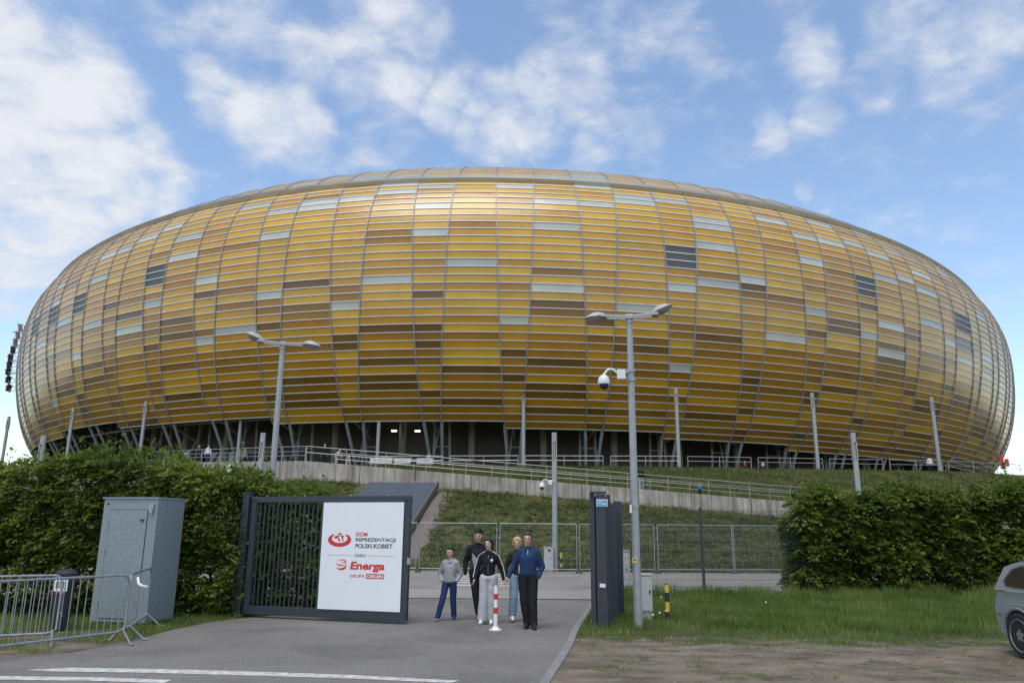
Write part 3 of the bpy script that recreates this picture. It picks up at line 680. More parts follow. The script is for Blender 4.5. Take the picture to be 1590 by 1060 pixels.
# ------------------------------------------------------------------ sliding gate with sign
GA, GB = Vector((-5.7, 17.47, 0)), Vector((-2.05, 16.32, 0)); gd = (GB-GA); GL = gd.length; gyaw = math.atan2(gd.y, gd.x)
gate = empty('sliding_gate', GA, 'anthracite sliding gate leaf with vertical bars, holding a white sign', 'gate', rz=gyaw)
q = MB(); GH = 2.46; ft = .13
q.box((GL/2, 0, GH-ft/2+.06), (GL, .1, ft)); q.box((GL/2, 0, .15), (GL-.02, .14, .17)); q.box((.065, 0, GH/2+.09), (.12, .1, GH-.2)); q.box((GL-.075, 0, GH/2+.09), (.14, .1, GH-.2)); q.box((GL*.468, 0, GH/2+.09), (.085, .08, GH-.2))
q.build('gate_frame', MT['gate'], gate, bevel=.006)
q = MB(); nb = 33
for i in range(1, nb):
    x = .1+(GL-.2)*i/nb; q.box((x, .0, GH/2+.1), (.019, .03, GH-.24))
q.build('bars', MT['gate'], gate)
q = MB(); q.box((GL+.02, -.06, 1.22), (.07, .05, .13)); q.build('lock_plate', MT['galv'], gate)
q = MB()
for x in (.35, 1.3, 2.4, 3.3): q.tube([(x, 0, 2.52), (x, 0, 2.55)], .015, 6)
q.build('bolts', MT['galv'], gate)
gyv = Vector((math.cos(gyaw), math.sin(gyaw), 0)); gnv = Vector((math.sin(gyaw), -math.cos(gyaw), 0))
# two left posts
for k, (d, off, wdt, lb_) in enumerate(((-.14, 0, .17, 'anthracite gate post right beside the hedge, at the left end of the sliding gate'), (-.30, .18, .16, 'second anthracite gate post half hidden in the hedge'))):
    b = GA+gyv*d-gnv*off; r_ = empty('gate_post', b, lb_, 'gate post', 'anthracite gate posts', rz=gyaw)
    q = MB(); q.box((0,0,1.28), (wdt,.17,2.6)); q.build('post_body', MT['gate'], r_, bevel=.008); q = MB(); q.box((0,0,2.6), (wdt+.02,.19,.03)); q.build('post_cap', MT['gate'], r_)
SW, SH = 1.87, 2.15
sgn = empty('banner_sign', GA+gyv*(GL*.477)+gnv*.075+Vector((0,0,.235)), 'white sign with red and black lettering fixed on the right half of the sliding gate', 'sign', rz=gyaw)
q = MB(); q.box((SW/2, 0, SH/2), (SW, .02, SH)); q.build('board', MT['white'], sgn, bevel=.002)
def text(txt, u0, v0, u1, v1, m, parent, y=-.0115, shear=0, off=0, name='lettering', W=SW, H=SH, sp_=1):
    c = bpy.data.curves.new(name, 'FONT'); c.body = txt; c.size = 1; c.shear = shear; c.offset = off; c.space_character = sp_; c.resolution_u = 4
    o = bpy.data.objects.new(name, c); COL.objects.link(o)
    dg = bpy.context.evaluated_depsgraph_get(); me = bpy.data.meshes.new_from_object(o.evaluated_get(dg)); bpy.data.objects.remove(o); bpy.data.curves.remove(c)
    n_ = len(me.vertices); a = np.empty(n_*3); me.vertices.foreach_get('co', a); a = a.reshape(-1, 3)
    mn, mxx = a.min(0), a.max(0); X = u0*W+(a[:,0]-mn[0])/(mxx[0]-mn[0])*(u1-u0)*W; Z = H*(1-v1)+(a[:,1]-mn[1])/(mxx[1]-mn[1])*(v1-v0)*H
    me.vertices.foreach_set('co', np.stack([X, np.full(n_, y), Z], 1).ravel()); me.update(); me.name = name; me.materials.clear()
    return link(name, me, m, parent)
def poly2(name, pts, m, parent, y=-.0115, W=SW, H=SH):
    q = MB()
    for pl in pts: q.add([(u*W, y, H*(1-v)) for u, v in pl], [tuple(range(len(pl)))])
    return q.build(name, m, parent)
text('DOM', .43, .283, .572, .322, MT['red'], sgn, off=.035)
text('REPREZENTACJI', .43, .336, .918, .378, MT['black'], sgn, off=.025)
text('POLSKI', .43, .390, .635, .431, MT['black'], sgn, off=.025); text('KOBIET', .655, .390, .882, .431, MT['black'], sgn, off=.025)
text('ZASILA', .425, .485, .562, .513, MT['black'], sgn, shear=.2, off=.02)
poly2('rule_line', [[(.08,.4985),(.41,.4985),(.41,.5015),(.08,.5015)], [(.575,.4985),(.915,.4985),(.915,.5015),(.575,.5015)]], MT['red'], sgn)
text('Energa', .378, .556, .80, .652, MT['red'], sgn, shear=.12, off=.04)
text('GRUPA', .378, .674, .563, .702, MT['red'], sgn, off=.02)
poly2('name_plate', [[(.58,.665),(.797,.665),(.797,.711),(.58,.711)]], MT['red'], sgn)
text('ORLEN', .592, .6735, .786, .7025, MT['white_print'], sgn, y=-.0135, off=.03)
# oval emblem: crescent ring, crown and bird sketch
def ell(cx, cy, rx, ry, a0, a1, n_=28): return [(cx+rx*math.cos(R(a0+(a1-a0)*i/n_)), cy+ry*math.sin(R(a0+(a1-a0)*i/n_))) for i in range(n_+1)]
o1 = ell(.228, .356, .147, .066, -52, 232, 40); i1 = ell(.228, .343, .098, .042, -52, 232, 40)
poly2('emblem_ring', [[o1[i], o1[i+1], i1[i+1], i1[i]] for i in range(40)], MT['red'], sgn)
poly2('emblem_crown', [[(.205,.308),(.200,.292),(.213,.299),(.228,.286),(.243,.299),(.256,.292),(.251,.308)]], MT['red'], sgn)
poly2('emblem_bird', [[(.155,.335),(.17,.320),(.20,.313),(.228,.313),(.225,.322),(.205,.325),(.215,.338),(.235,.352),(.238,.372),(.222,.37),(.210,.352),(.195,.340),(.175,.345)],
                      [(.235,.314),(.262,.314),(.285,.322),(.275,.331),(.27,.345),(.285,.362),(.27,.37),(.258,.355),(.256,.338),(.25,.328),(.235,.324)]], MT['red'], sgn, y=-.0118)
def cres(cx, cy, rx, ry, a0, a1, th0, n_=20, dx=0):
    o = ell(cx, cy, rx, ry, a0, a1, n_); i = [(x+(cx-x)*th0*math.sin(math.pi*k/n_), y+(cy-y)*th0*math.sin(math.pi*k/n_)) for k, (x, y) in enumerate(o)]
    return [[o[k], o[k+1], i[k+1], i[k]] for k in range(n_)]
poly2('swirl_emblem', cres(.268,.600,.066,.038,-35,165,.55)+cres(.262,.575,.058,.024,20,185,.5)+cres(.272,.562,.055,.025,-180,60,.35)+cres(.285,.556,.035,.016,-90,200,.35), MT['red'], sgn)

# right gate posts, small plate and stickers
rp_ = empty('gate_post', (1.76, 15.72, 0), 'thick anthracite gate post at the right of the opening with a small blue plate', 'gate post', 'anthracite gate posts', rz=R(-6))
q = MB(); q.box((.03,0,1.27), (.2,.2,2.55)); q.build('post_body', MT['gate'], rp_, bevel=.008)
q = MB(); q.box((-.14,.1,1.27), (.1,.26,2.6)); q.box((-.04,.2,1.27), (.18,.1,2.5)); q.box((.15,.03,1.25), (.04,.1,2.5)); q.build('guide_channel', MT['gate'], rp_, bevel=.005)
q = MB(); q.box((-.02,.02,2.585), (.32,.3,.04)); q.build('post_cap', MT['gate'], rp_)
bp_ = empty('small_plate', (1.775, 15.605, 2.38), 'small pale blue name plate at the top of the right gate post', 'sign', rz=R(-6))
q = MB(); q.box((.03,0,.0), (.22,.015,.14)); q.build('plate', MT['whitep'], bp_); q = MB(); q.box((.03,-.009,-.004), (.2,.004,.115)); q.build('blue_field', mat('pale_blue', (.12,.36,.50), .5), bp_)
q = MB(); q.add([(-.05,-.0125,.0),(-.01,-.0125,.035),(.02,-.0125,.03),(-.01,-.0125,.01)], [(0,3,2,1)]); q.box((.06,-.0118,-.018), (.09,.003,.014)); q.build('white_mark', MT['white_print'], bp_)
q = MB(); q.box((1.785,15.598,.82+.0), (.11,.006,.07), rz=R(-6), ry=.1); tag(q.build('sticker', MT['whitep']), 'white sticker low on the right gate post', 'sticker')
# mesh fence
fen = empty('mesh_fence', (2.0, 16.2, 0), 'anthracite welded mesh fence with a single thin post, between gate and right hedge', 'fence')
FO = Vector(fen.location)
fp = [Vector((1.98,16.0,0)), Vector((2.12,17.6,0)), Vector((3.25,24.0,0)), Vector((5.76,24.0,0)), Vector((9.6,24.15,0)), Vector((11,24.6,0)), Vector((13.5,24.7,0)), Vector((16,24.8,0)), Vector((18.5,24.9,0))]
for i, pnt in enumerate(fp):
    q = MB(); q.box(pnt-FO+Vector((0,0,1.26)), (.07, .07, 2.6)); q.build('post', MT['gate'], fen)
for a, b in zip(fp[:5], fp[1:6]):
    q = MB(); d = (b-a); L_ = d.length; n_ = int(L_/.05); u_ = d/L_
    for i in range(n_): q.bar(a-FO+u_*(i*.05)+Vector((0,0,.05)), a-FO+u_*(i*.05)+Vector((0,0,2.5)), .006, .006)
    for i in range(13):
        z = .05+i*.2
        for s in (-.006, .006): q.bar(a-FO+Vector((0,s,z)), b-FO+Vector((0,s,z)), .008, .008)
    q.build('mesh_panel', MT['wire'], fen)
q = MB()
for a, b in zip(fp[5:-1], fp[6:]):
    for i in range(13): q.bar(a-FO+Vector((0,0,.05+i*.2)), b-FO+Vector((0,0,.05+i*.2)), .01)
q.build('mesh_panel', MT['wire'], fen)
# dark steel box frame behind the post
bf = empty('gate_motor_pillar', (2.25, 17.75, 0), 'stepped dark steel pillar right behind the thick right gate post', 'pillar')
q = MB(); q.box((0,0,1.15), (.16,.5,2.3)); q.build('low_channel', MT['gate'], bf, bevel=.005); q = MB(); q.box((.2,.3,1.25), (.16,.16,2.5)); q.build('high_channel', MT['gate'], bf, bevel=.005)

# temporary fence
def temp_panel(w_=3.42):
    root = empty('temporary_fence_panel', (0,0,0)); q = MB(); h0, h1 = .16, 2.12
    q.tube([(0,0,.05),(0,0,h1)], .021, 8); q.tube([(w_,0,.05),(w_,0,h1)], .021, 8); q.tube([(0,0,h1-.01),(w_,0,h1-.01)], .021, 8); q.tube([(0,0,h0),(w_,0,h0)], .021, 8); q.build('frame', MT['galv'], root)
    q = MB()
    for i in range(1, int(w_/.1)): q.bar((i*.1,0,h0), (i*.1,0,h1), .004)
    for i in range(1, 9): q.bar((0,0,h0+i*.22), (w_,0,h0+i*.22), .005)
    q.build('mesh_infill', MT['wireg'], root)
    q = MB(); q.box((-.04,0,.07), (.22,.62,.14), taper=.8); q.build('foot_block', MT['conc_dark'], root, bevel=.02)
    q = MB(); q.box((-.04,0,1.5), (.1,.05,.06)); q.build('coupler', MT['galv'], root)
    return root
labs = ['behind the hedge foliage, left end of the row', 'seen through the gate bars and sign', 'directly behind the boy in grey', 'behind the woman and man, crossing the thick light column', 'between the thick light column and the right gate post', 'seen through the mesh just right of the tall lamp pole', 'swung slightly out of line behind the thin mesh fence post', 'just left of the right hedge', 'behind the right hedge, right end of the row']
labs = ['behind the hedge foliage, left end of the row', 'seen past the gate bars beside the grey slab', 'behind the boy in grey and the teenager', 'behind the woman and man, crossing the thick light column', 'seen through the mesh right of the tall lamp pole', 'crossed by the thin post of the mesh fence', 'just left of the right hedge', 'behind the left part of the right hedge', 'behind the right hedge, right end of the row']
tp = temp_panel()
for i in range(9):
    o = tp if i == 0 else copy_tree(tp)
    x = -11.15+3.56*i; y = 35.5+max(0, (x-2))*.12
    o.location = (x, y, .012); o.rotation_euler = (0, 0, R(0 if x < 2 else 7) + (R(-4) if i == 5 else 0)); tag(o, 'galvanised temporary fence panel '+labs[i], 'fence panel', 'temporary fence panels on the plaza')

# ------------------------------------------------------------------ cabinets, bollards, bin
cab = empty('steel_cabinet', (-7.05, 15.8, 0), 'tall galvanised steel cabinet with a narrow door beside the left hedge', 'cabinet', rz=R(-11))
q = MB(); CW, CD, CH = 1.22, .9, 2.36
q.box((-CW/2, CD/2, CH/2+.04), (CW, CD, CH)); q.build('body', MT['galv_sheet'], cab, bevel=.006)
q = MB(); q.box((-CW/2, CD/2, CH+.055), (CW+.06, CD+.06, .03)); q.build('roof_plate', MT['galv_sheet'], cab)
q = MB(); q.box((-CW/2-.02, -.008, 1.15), (.84, .014, 2.06)); d_ = q.build('door', MT['galv_sheet'], cab, bevel=.003)
q = MB(); q.box((-CW/2-.02, -.001, 1.15), (.865, .006, 2.085)); q.build('door_gap', MT['blackp'], cab)
q = MB(); q.box((-.3, -.022, 1.98), (.07,.03,.04)); q.box((-.26,-.02,.4), (.03,.02,.05)); q.build('lock', MT['blackp'], d_)
q = MB(); q.tube([(-CW+.16, -.02, .3), (-CW+.16, -.02, .42)], .014, 8); q.tube([(-CW+.16, -.02, 1.8), (-CW+.16, -.02, 1.92)], .014, 8); q.build('hinge', MT['galv'], d_)
q = MB(); q.box((-.12, -.02, 2.22), (.1,.04,.16)); q.tube([(-.12,-.05,2.2),(-.09,-.06,2.12),(-.08,-.05,2.06)], .015, 8); q.build('hasp', MT['galv'], cab)
q = MB(); q.tube([(-CW+.1,-.005,2.3),(-CW+.1,-.02,2.3)], .02, 10); q.box((-CW+.17,-.012,1.35), (.02,.02,.03)); q.box((-CW+.17,-.012,1.0), (.02,.02,.03)); q.build('screws', MT['blackp'], cab)
q = MB(); q.box((.008, CD*.33, 1.2), (.012,.03,2.3)); q.build('side_seam', MT['galv_sheet'], cab)

def ebox(x, y, w_, d_, h_, plinth, label, rz=0):
    r_ = empty('utility_box', (x, y, 0), label, 'utility box', rz=rz)
    q = MB(); q.box((0,0,plinth/2), (w_*.93, d_*.9, plinth)); q.build('plinth', MT['concrete'], r_, bevel=.01)
    q = MB(); q.box((0,0,plinth+(h_-plinth)/2), (w_, d_, h_-plinth)); q.build('housing', MT['cream'], r_, bevel=.012)
    q = MB(); q.box((0,0,h_+.012), (w_+.04, d_+.04, .03)); q.build('lid', MT['cream'], r_, bevel=.006)
    q = MB(); q.box((0,-d_/2-.005,plinth+(h_-plinth)/2), (w_*.86, .012, (h_-plinth)*.9)); d2 = q.build('door', MT['cream'], r_, bevel=.003)
    q = MB(); q.box((w_*.3,-d_/2-.02,plinth+(h_-plinth)*.55), (.03,.02,.07)); q.build('handle', MT['blackp'], d2)
    return r_
ebox(2.84, 16.95, .25, .25, .95, .22, 'cream utility box on a concrete plinth right beside the tall lamp pole', R(-6))
e2 = ebox(1.73, 36.3, .42, .3, 1.08, .06, 'light grey utility box next to the thick light column behind the man')
q = MB(); q.box((0.03,-.165,.96), (.12,.006,.09)); q.build('dark_label', MT['blackp'], e2)
ebox(3.42, 25.2, .62, .35, 1.22, .05, 'wide grey utility cabinet seen through the mesh behind the right gate post')
def bollard(x, y, r_, bands, mats, label, base=False, h=1.0):
    root = empty('bollard', (x, y, 0), label, 'bollard')
    n_ = len(bands)
    q = MB(); q.tube([(0,0,-.05),(0,0,h)], r_, 16); q.build('post', MT[mats[0]], root, smooth=True)
    for a, b in bands: q = MB(); q.tube([(0,0,a*h),(0,0,b*h)], r_+.003, 16); q.build('band', MT[mats[1]], root, smooth=True)
    q = MB(); q.lathe((0,0,h), [(r_*.95, -.001), (r_*1.02, .008), (r_*.8, .02), (.005, .024)], 16); q.build('cap', MT['galv' if base else mats[1]], root, smooth=True)
    if base:
        q = MB(); q.lathe((0,0,.005), [(.12,0),(.12,.015),(.085,.025),(.06,.05),(.055,.06)], 24); b_ = q.build('base_plate', MT['whitep'], root, smooth=True)
        for k in range(4): q = MB(); a = math.pi/4+k*math.pi/2; q.lathe((.095*math.cos(a), .095*math.sin(a), .02), [(.012,0),(.016,.015)], 6); q.build('bolt', MT['galv'], b_)
    return root
bollard(-.27, 15.51, .04, [(.38,.51),(.70,.83)], ('whitep','redp'), 'slim red and white bollard on the asphalt in front of the group', True, .80)
bollard(3.27, 16.89, .045, [(.02,.30),(.56,.80)], ('yellow','blackp'), 'yellow and black bollard in the grass beside the cream utility box', False, .76)
bollard(2.36, 37.2, .05, [(.02,.22),(.45,.68)], ('yellow','blackp'), 'small far yellow and black bollard just right of the thick light column', False, .85)

bn = empty('litter_bin', (-8.25, 15.0, 0), 'dark litter bin carrying a white notice, behind the crowd barriers', 'bin')
q = MB(); q.lathe((0,0,0), [(.14,.02),(.15,.1),(.175,.95),(.175,.97)], 20); q.build('body', mat('dark_plastic', (.02,.024,.03), .6), bn, smooth=True)
q = MB(); q.lathe((0,0,.97), [(.19,0),(.19,.04),(.14,.09),(.02,.11)], 20); q.build('lid', bpy.data.materials['dark_plastic'], bn, smooth=True)
q = MB(); q.box((.03,-.185,.8), (.24,.01,.2)); nt_ = q.build('notice', MT['whitep'], bn)
q = MB(); q.box((.0,-.192,.68), (.1,.004,.04)); q.build('red_strip', MT['redp'], nt_); q = MB(); q.box((.08,-.192,.68), (.09,.004,.04)); q.build('green_strip', mat('green_print', (.04,.3,.12), .5), nt_)
q = MB()
for k in range(6): q.box((-.05+k*.033,-.1915,.81), (.014,.003,.12))
q.build('notice_print', MT['black'], nt_)

# ------------------------------------------------------------------ crowd barriers
def barrier(a, b, label, hgt=1.08, nb=19):
    a, b = Vector((*a, 0)), Vector((*b, 0)); L_ = (b-a).length; rz = math.atan2((b-a).y, (b-a).x)
    root = empty('crowd_barrier', a, label, 'crowd barrier', 'galvanised crowd barriers', rz=rz)
    q = MB(); c = .13; z0, z1 = .2, hgt; r_ = .019
    arc = lambda cx, cz, a0: [(cx+c*math.cos(R(a0+i*22.5)), 0, cz+c*math.sin(R(a0+i*22.5))) for i in range(5)]
    pts = [(c,0,z0)]+[(L_-c,0,z0)]+[(L_,0,z0+.05)]+arc(L_-c, z1-c, 0)+arc(c, z1-c, 90)+[(0,0,z0+.05),(c,0,z0)]
    q.tube(pts, r_, 8, caps=False); q.build('frame', MT['galv'], root, smooth=True)
    q = MB()
    for i in range(1, nb+1): x = L_*i/(nb+1); q.tube([(x,0,z0),(x,0,z1)], .0075, 6)
    q.build('bars', MT['galv'], root)
    for x in (.28, L_-.05):
        q = MB(); q.tube([(x,-.34,.02),(x,-.26,.03),(x,-.03,.24),(x,.03,.24),(x,.26,.03),(x,.34,.02)], .016, 8); q.build('foot', MT['galv'], root, smooth=True)
    q = MB(); q.tube([(L_,0,.5),(L_+.05,0,.5),(L_+.05,0,.44)], .01, 6); q.tube([(L_,0,.9),(L_+.05,0,.9),(L_+.05,0,.84)], .01, 6); q.build('hook', MT['galv'], root)
    return root
barrier((-7.45, 11.2), (-6.28, 13.35), 'front galvanised crowd barrier, running out of the bottom left corner')
barrier((-9.3, 11.85), (-7.25, 13.1), 'crowd barrier overlapping behind the front one, nearest the bin')
barrier((-6.32, 13.45), (-6.95, 15.6), 'crowd barrier turned back towards the steel cabinet', nb=15)
q = MB(); q.tube([(-6.27,13.6,1.02),(-6.2,13.5,.93),(-6.12,13.45,.9),(-6.05,13.5,.88)], .022, 8); tag(q.build('cable_tie', MT['whitep'], smooth=True), 'white tape tied round the joint of the two right barriers', 'tape')

# ------------------------------------------------------------------ vegetation
def leaf_mesh(name, C, A, Bv, length, width, tint, m, parent=None, droop=None):
    """C centres, A long axis, Bv side axis (unit arrays)"""
    n_ = len(C); l = np.asarray(length).reshape(-1, 1)*np.ones((n_, 1)); w_ = np.asarray(width).reshape(-1, 1)*np.ones((n_, 1))
    nn = np.cross(A, Bv)
    V = np.stack([C-A*l/2, C+Bv*w_/2+nn*w_*.18, C+A*l/2-nn*l*.08, C-Bv*w_/2+nn*w_*.18], 1).reshape(-1, 3)
    me = bpy.data.meshes.new(name); me.vertices.add(n_*4); me.vertices.foreach_set('co', V.ravel().astype('f'))
    F = np.arange(n_)[:, None]*4+np.array([0, 1, 2, 0, 2, 3])[None]
    me.loops.add(n_*6); me.loops.foreach_set('vertex_index', F.ravel().astype('i')); me.polygons.add(n_*2)
    me.polygons.foreach_set('loop_start', (np.arange(n_*2)*3).astype('i')); me.polygons.foreach_set('loop_total', np.full(n_*2, 3, 'i'))
    a = me.attributes.new('tint', 'FLOAT', 'FACE'); a.data.foreach_set('value', np.repeat(np.clip(tint, 0, 1), 2).astype('f'))
    me.update(calc_edges=True); return link(name, me, m, parent)
def unit(a): return a/np.maximum(np.linalg.norm(a, axis=-1, keepdims=True), 1e-9)
def vnoise(P, sc, seed=0):
    return np.array([noise.noise(Vector((p[0]*sc+seed, p[1]*sc, p[2]*sc))) for p in P])
def hedge(name, label, x0, x1, yf, yb, htop, nsp, seed, root_loc, leafl=.10, shoots=30, sub=1.0, endcap=None):
    ht0 = htop; htop = lambda x: ht0(x)+.26*noise.noise(Vector((x*1.1, seed, 0)))+.16*noise.noise(Vector((x*3.1, seed, 4)))
    g = np.random.default_rng(seed); root = empty(name, root_loc, label, 'hedge'); O = np.array(root_loc)
    C, A, Bv, T = [], [], [], []
    # sprays on front/back/top/ends
    P = []; D = []
    for side, frac in (('front', .56), ('top', .15), ('back', .13), ('end', .1), ('in', .40)):
        k = int(nsp*frac); x = g.uniform(x0, x1, k); hh = np.array([htop(v) for v in x])
        if side == 'front': y = np.array([yf(v) for v in x])+g.uniform(-.08, .16, k); z = hh*g.uniform(0.02, 1, k)**.9; d = np.tile([0, -1, .05], (k, 1))
        elif side == 'back': y = np.array([yb(v) for v in x])-g.uniform(-.05, .15, k); z = hh*g.uniform(.03, 1, k); d = np.tile([0, 1, .05], (k, 1))
        elif side == 'top': y = np.array([g.uniform(yf(v), yb(v)) for v in x]); z = hh-g.uniform(-.05, .2, k); d = np.tile([0, -.3, .8], (k, 1))
        elif side == 'in': y = np.array([g.uniform(yf(v), yb(v)) for v in x]); z = hh*g.uniform(0.02, .97, k); d = np.tile([0, -.6, .2], (k, 1))
        else:
            en = [e for e in (x0, x1)]; x = np.array([en[int(v > .5)] for v in g.uniform(0, 1, k)]); hh = np.array([htop(v) for v in x]); y = np.array([g.uniform(yf(v), yb(v)) for v in x]); z = hh*g.uniform(.03, 1, k); d = np.where(x[:, None] > (x0+x1)/2, [[1, 0, 0]], [[-1, 0, 0]]).astype(float)
        p_ = np.stack([x, y, z], 1)
        bump_ = vnoise(p_, .8, seed)*.34+vnoise(p_, 2.0, seed+5)*.26
        if side != 'in': p_ = p_+unit(d)*bump_[:, None]
        P.append(p_); D.append(d+g.normal(0, .45, (k, 3))*np.array([1, .6, .4]))
    P = np.concatenate(P); D = unit(D_ := np.concatenate(D))
    D[:, 2] -= .18; D = unit(D)
    stray = g.uniform(0, 1, len(P)) < .07; P[stray] += D[stray]*g.uniform(.08, .32, (int(stray.sum()), 1))
    inn_ = np.arange(len(P)) >= len(P)-int(nsp*.40)
    keep = inn_ | (vnoise(P, 1.7, seed+11)+.6*vnoise(P, 5, seed+3) > -.26)
    P, D = P[keep], D[keep]
    sp_t = .42+vnoise(P, 1.1, seed+20)*.55+g.normal(0, .1, len(P))
    nl = 13
    for i in range(nl):
        f = (i/(nl-1)); side = (-1)**i
        S_ = unit(np.cross(D, np.array([0, 0, 1.0]))+g.normal(0, .15, D.shape)); 
        ln = .30*sub
        c = P+D*((f-.3)*ln)+S_*(side*(.03+.06*(1-f)))+np.array([0, 0, -.05])*f**2+g.normal(0, .015, P.shape)
        a = unit(D*(.5+.5*f)+S_*side*(.9-.6*f)+g.normal(0, .22, D.shape)); up = unit(np.tile([0, 0, 1.0], (len(P), 1))+g.normal(0, .38, P.shape)+np.array([0,-.22,0]))
        b = unit(np.cross(up, a)); C.append(c); A.append(a); Bv.append(b); T.append(sp_t+.18*f+g.normal(0, .09, len(P)))
    C = np.concatenate(C); A = np.concatenate(A); Bv = np.concatenate(Bv); T = np.concatenate(T)
    # upright shoots on the top
    tw = MB()
    for i in range(shoots):
        x = g.uniform(x0, x1); y = g.uniform(yf(x), yb(x)); z = htop(x)-.25; h = g.uniform(.25, .85)*(1 if g.uniform() > .25 else 1.5); lean = g.normal(0, .12, 2)
        p0 = np.array([x, y, z]); p1 = p0+np.array([lean[0], lean[1], h]); tw.tube([p0-O, (p0+p1)/2-O+np.array([.02, 0, 0]), p1-O], [.008, .006, .003], 5)
        k = int(h*42); f = g.uniform(0.05, 1.02, k); c = p0+(p1-p0)*f[:, None]+g.normal(0, 1, (k, 3))*(.085*(1.25-f))[:, None]; a = unit(g.normal(0, 1, (k, 3))*np.array([1, 1, .35])+np.array([0, 0, .35])); up = unit(g.normal(0, .5, (k, 3))+np.array([0, -.2, 1.])); 
        C = np.concatenate([C, c]); A = np.concatenate([A, a]); Bv = np.concatenate([Bv, unit(np.cross(up, a))]); T = np.concatenate([T, .6+g.normal(0, .15, k)])
    L_ = leafl*g.uniform(.5, 1.35, len(C))
    ok = C[:, 2] > .03
    leaf_mesh('foliage', C[ok]-O, A[ok], Bv[ok], L_[ok], L_[ok]*.62, T[ok], MT['leaf'], root)
    for x in np.arange(x0+.2, x1, .45):
        y = (yf(x)+yb(x))/2; h = htop(x)
        tw.tube([np.array([x, y, -.05])-O, np.array([x+g.normal(0, .08), y+g.normal(0, .1), h*.5])-O, np.array([x+g.normal(0, .15), y+g.normal(0, .15), h*.95])-O], [.03, .022, .008], 6)
        for k in range(7):
            z = h*g.uniform(.1, .85); s = g.choice([-1, 1]); tw.tube([np.array([x, y, z])-O, np.array([x+g.normal(0, .3), y+s*.5, z+g.uniform(0, .3)])-O], [.012, .005], 4)
    tw.build('stems', MT['twig'], root)
    return root
hl = lambda x: float(np.interp(x, [-16, -13, -11.5, -10, -8, -7, -6.2, -5.4, -4.6, -4.0], [3.35, 3.3, 3.05, 3.4, 3.2, 3.0, 2.95, 2.75, 2.5, 2.2]))
hedge('hedge', 'dense green hornbeam hedge filling the left side behind the steel cabinet and gate', -15.5, -4.15, lambda x: 17.55+.02*(x+6) if x < -6 else 17.55+(x+6)*.62, lambda x: 19.3+(0 if x < -6 else (x+6)*.3), hl, 10500, 3, (-10, 18.2, 0), shoots=95)
hr = lambda x: float(np.interp(x, [8, 8.6, 9.5, 11, 12, 13, 14.5, 16, 18], [2.6, 2.85, 2.95, 2.8, 3.15, 2.85, 3.05, 3.3, 3.4]))
hedge('hedge', 'green hornbeam hedge on the right, standing over the long grass', 8.85, 18.5, lambda x: 23.9+.04*(x-8), lambda x: 25.4, hr, 9500, 9, (12, 24.5, 0), leafl=.12, shoots=60, sub=1.1)

# bank planting: low evergreen ground cover
def grid_h(X, Y): return np.array([hz_(a, b) for a, b in zip(X, Y)])
g = np.random.default_rng(21); k = 26000
X = g.uniform(-34, 42, k); W_ = np.array([yw(v) for v in X]); Y = 37.1+(W_-37.3)*g.uniform(0, 1, k)
pn = vnoise(np.stack([X, Y*1.7, X*0], 1), .9, 4)+.5*vnoise(np.stack([X, Y*1.7, X*0], 1), 3.1, 8)
keep = (pn > -.42) & ~((X > -10.4) & (X < -4.4+.0*Y) & (Y > 38))
X, Y, pn = X[keep], Y[keep], pn[keep]; Z = grid_h(X, Y)
CC, AA, BB, TT = [], [], [], []
for i in range(6):
    c = np.stack([X, Y, Z+.02], 1)+np.stack([g.normal(0, .13, len(X)), g.normal(0, .13, len(X)), np.abs(g.normal(.05, .07, len(X)))*(1+pn)], 1)
    a = unit(g.normal(0, 1, (len(X), 3))*np.array([1, 1, .5])); up = unit(g.normal(0, .45, (len(X), 3))+np.array([0, -.15, 1])); CC.append(c); AA.append(a); BB.append(unit(np.cross(up, a)))
    TT.append(.34+.75*vnoise(np.stack([X, Y*2.2, X*0], 1), .35, 14)+.3*pn+g.normal(0, .13, len(X)))
CC, AA, BB, TT = map(np.concatenate, (CC, AA, BB, TT))
o = leaf_mesh('ground_cover', CC, AA, BB, .13*g.uniform(.7, 1.3, len(CC)), .08, TT, MT['cover']); tag(o, 'low patchy green and yellowish ground cover planted over the bank', 'ground cover', kind='stuff')

# grass blades
def grass(name, label, X, Y, Z, h, wid, tint, lean=.25, seed=1, m='grass'):
    g = np.random.default_rng(seed); n_ = len(X); an = g.uniform(0, 2*np.pi, n_); b = np.stack([np.cos(an), np.sin(an), np.zeros(n_)], 1)*wid
    base = np.stack([X, Y, Z], 1); top = base+np.stack([g.normal(0, lean, n_)*h, g.normal(0, lean, n_)*h, h], 1); mid = (base+top)/2+np.array([0, 0, 1])*h[:, None]*.08
    V = np.stack([base-b, base+b, mid+b*.7, mid-b*.7, top], 1).reshape(-1, 3)
    me = bpy.data.meshes.new(name); me.vertices.add(n_*5); me.vertices.foreach_set('co', V.ravel().astype('f'))
    F = np.arange(n_)[:, None]*5+np.array([0, 1, 2, 3, 3, 2, 4])[None]; me.loops.add(n_*7); me.loops.foreach_set('vertex_index', F.ravel().astype('i')); me.polygons.add(n_*2)
    st = np.stack([np.arange(n_)*7, np.arange(n_)*7+4], 1).ravel(); me.polygons.foreach_set('loop_start', st.astype('i')); me.polygons.foreach_set('loop_total', np.tile([4, 3], n_).astype('i'))
    a = me.attributes.new('tint', 'FLOAT', 'FACE'); a.data.foreach_set('value', np.repeat(np.clip(tint, 0, 1), 2).astype('f')); me.update(calc_edges=True)
    o = link(name, me, MT[m]); tag(o, label, 'grass', kind='stuff'); return o
g = np.random.default_rng(31); k = 130000
X = g.uniform(.6, 17, k); Y = 12+12.3*g.uniform(0, 1, k)**.8
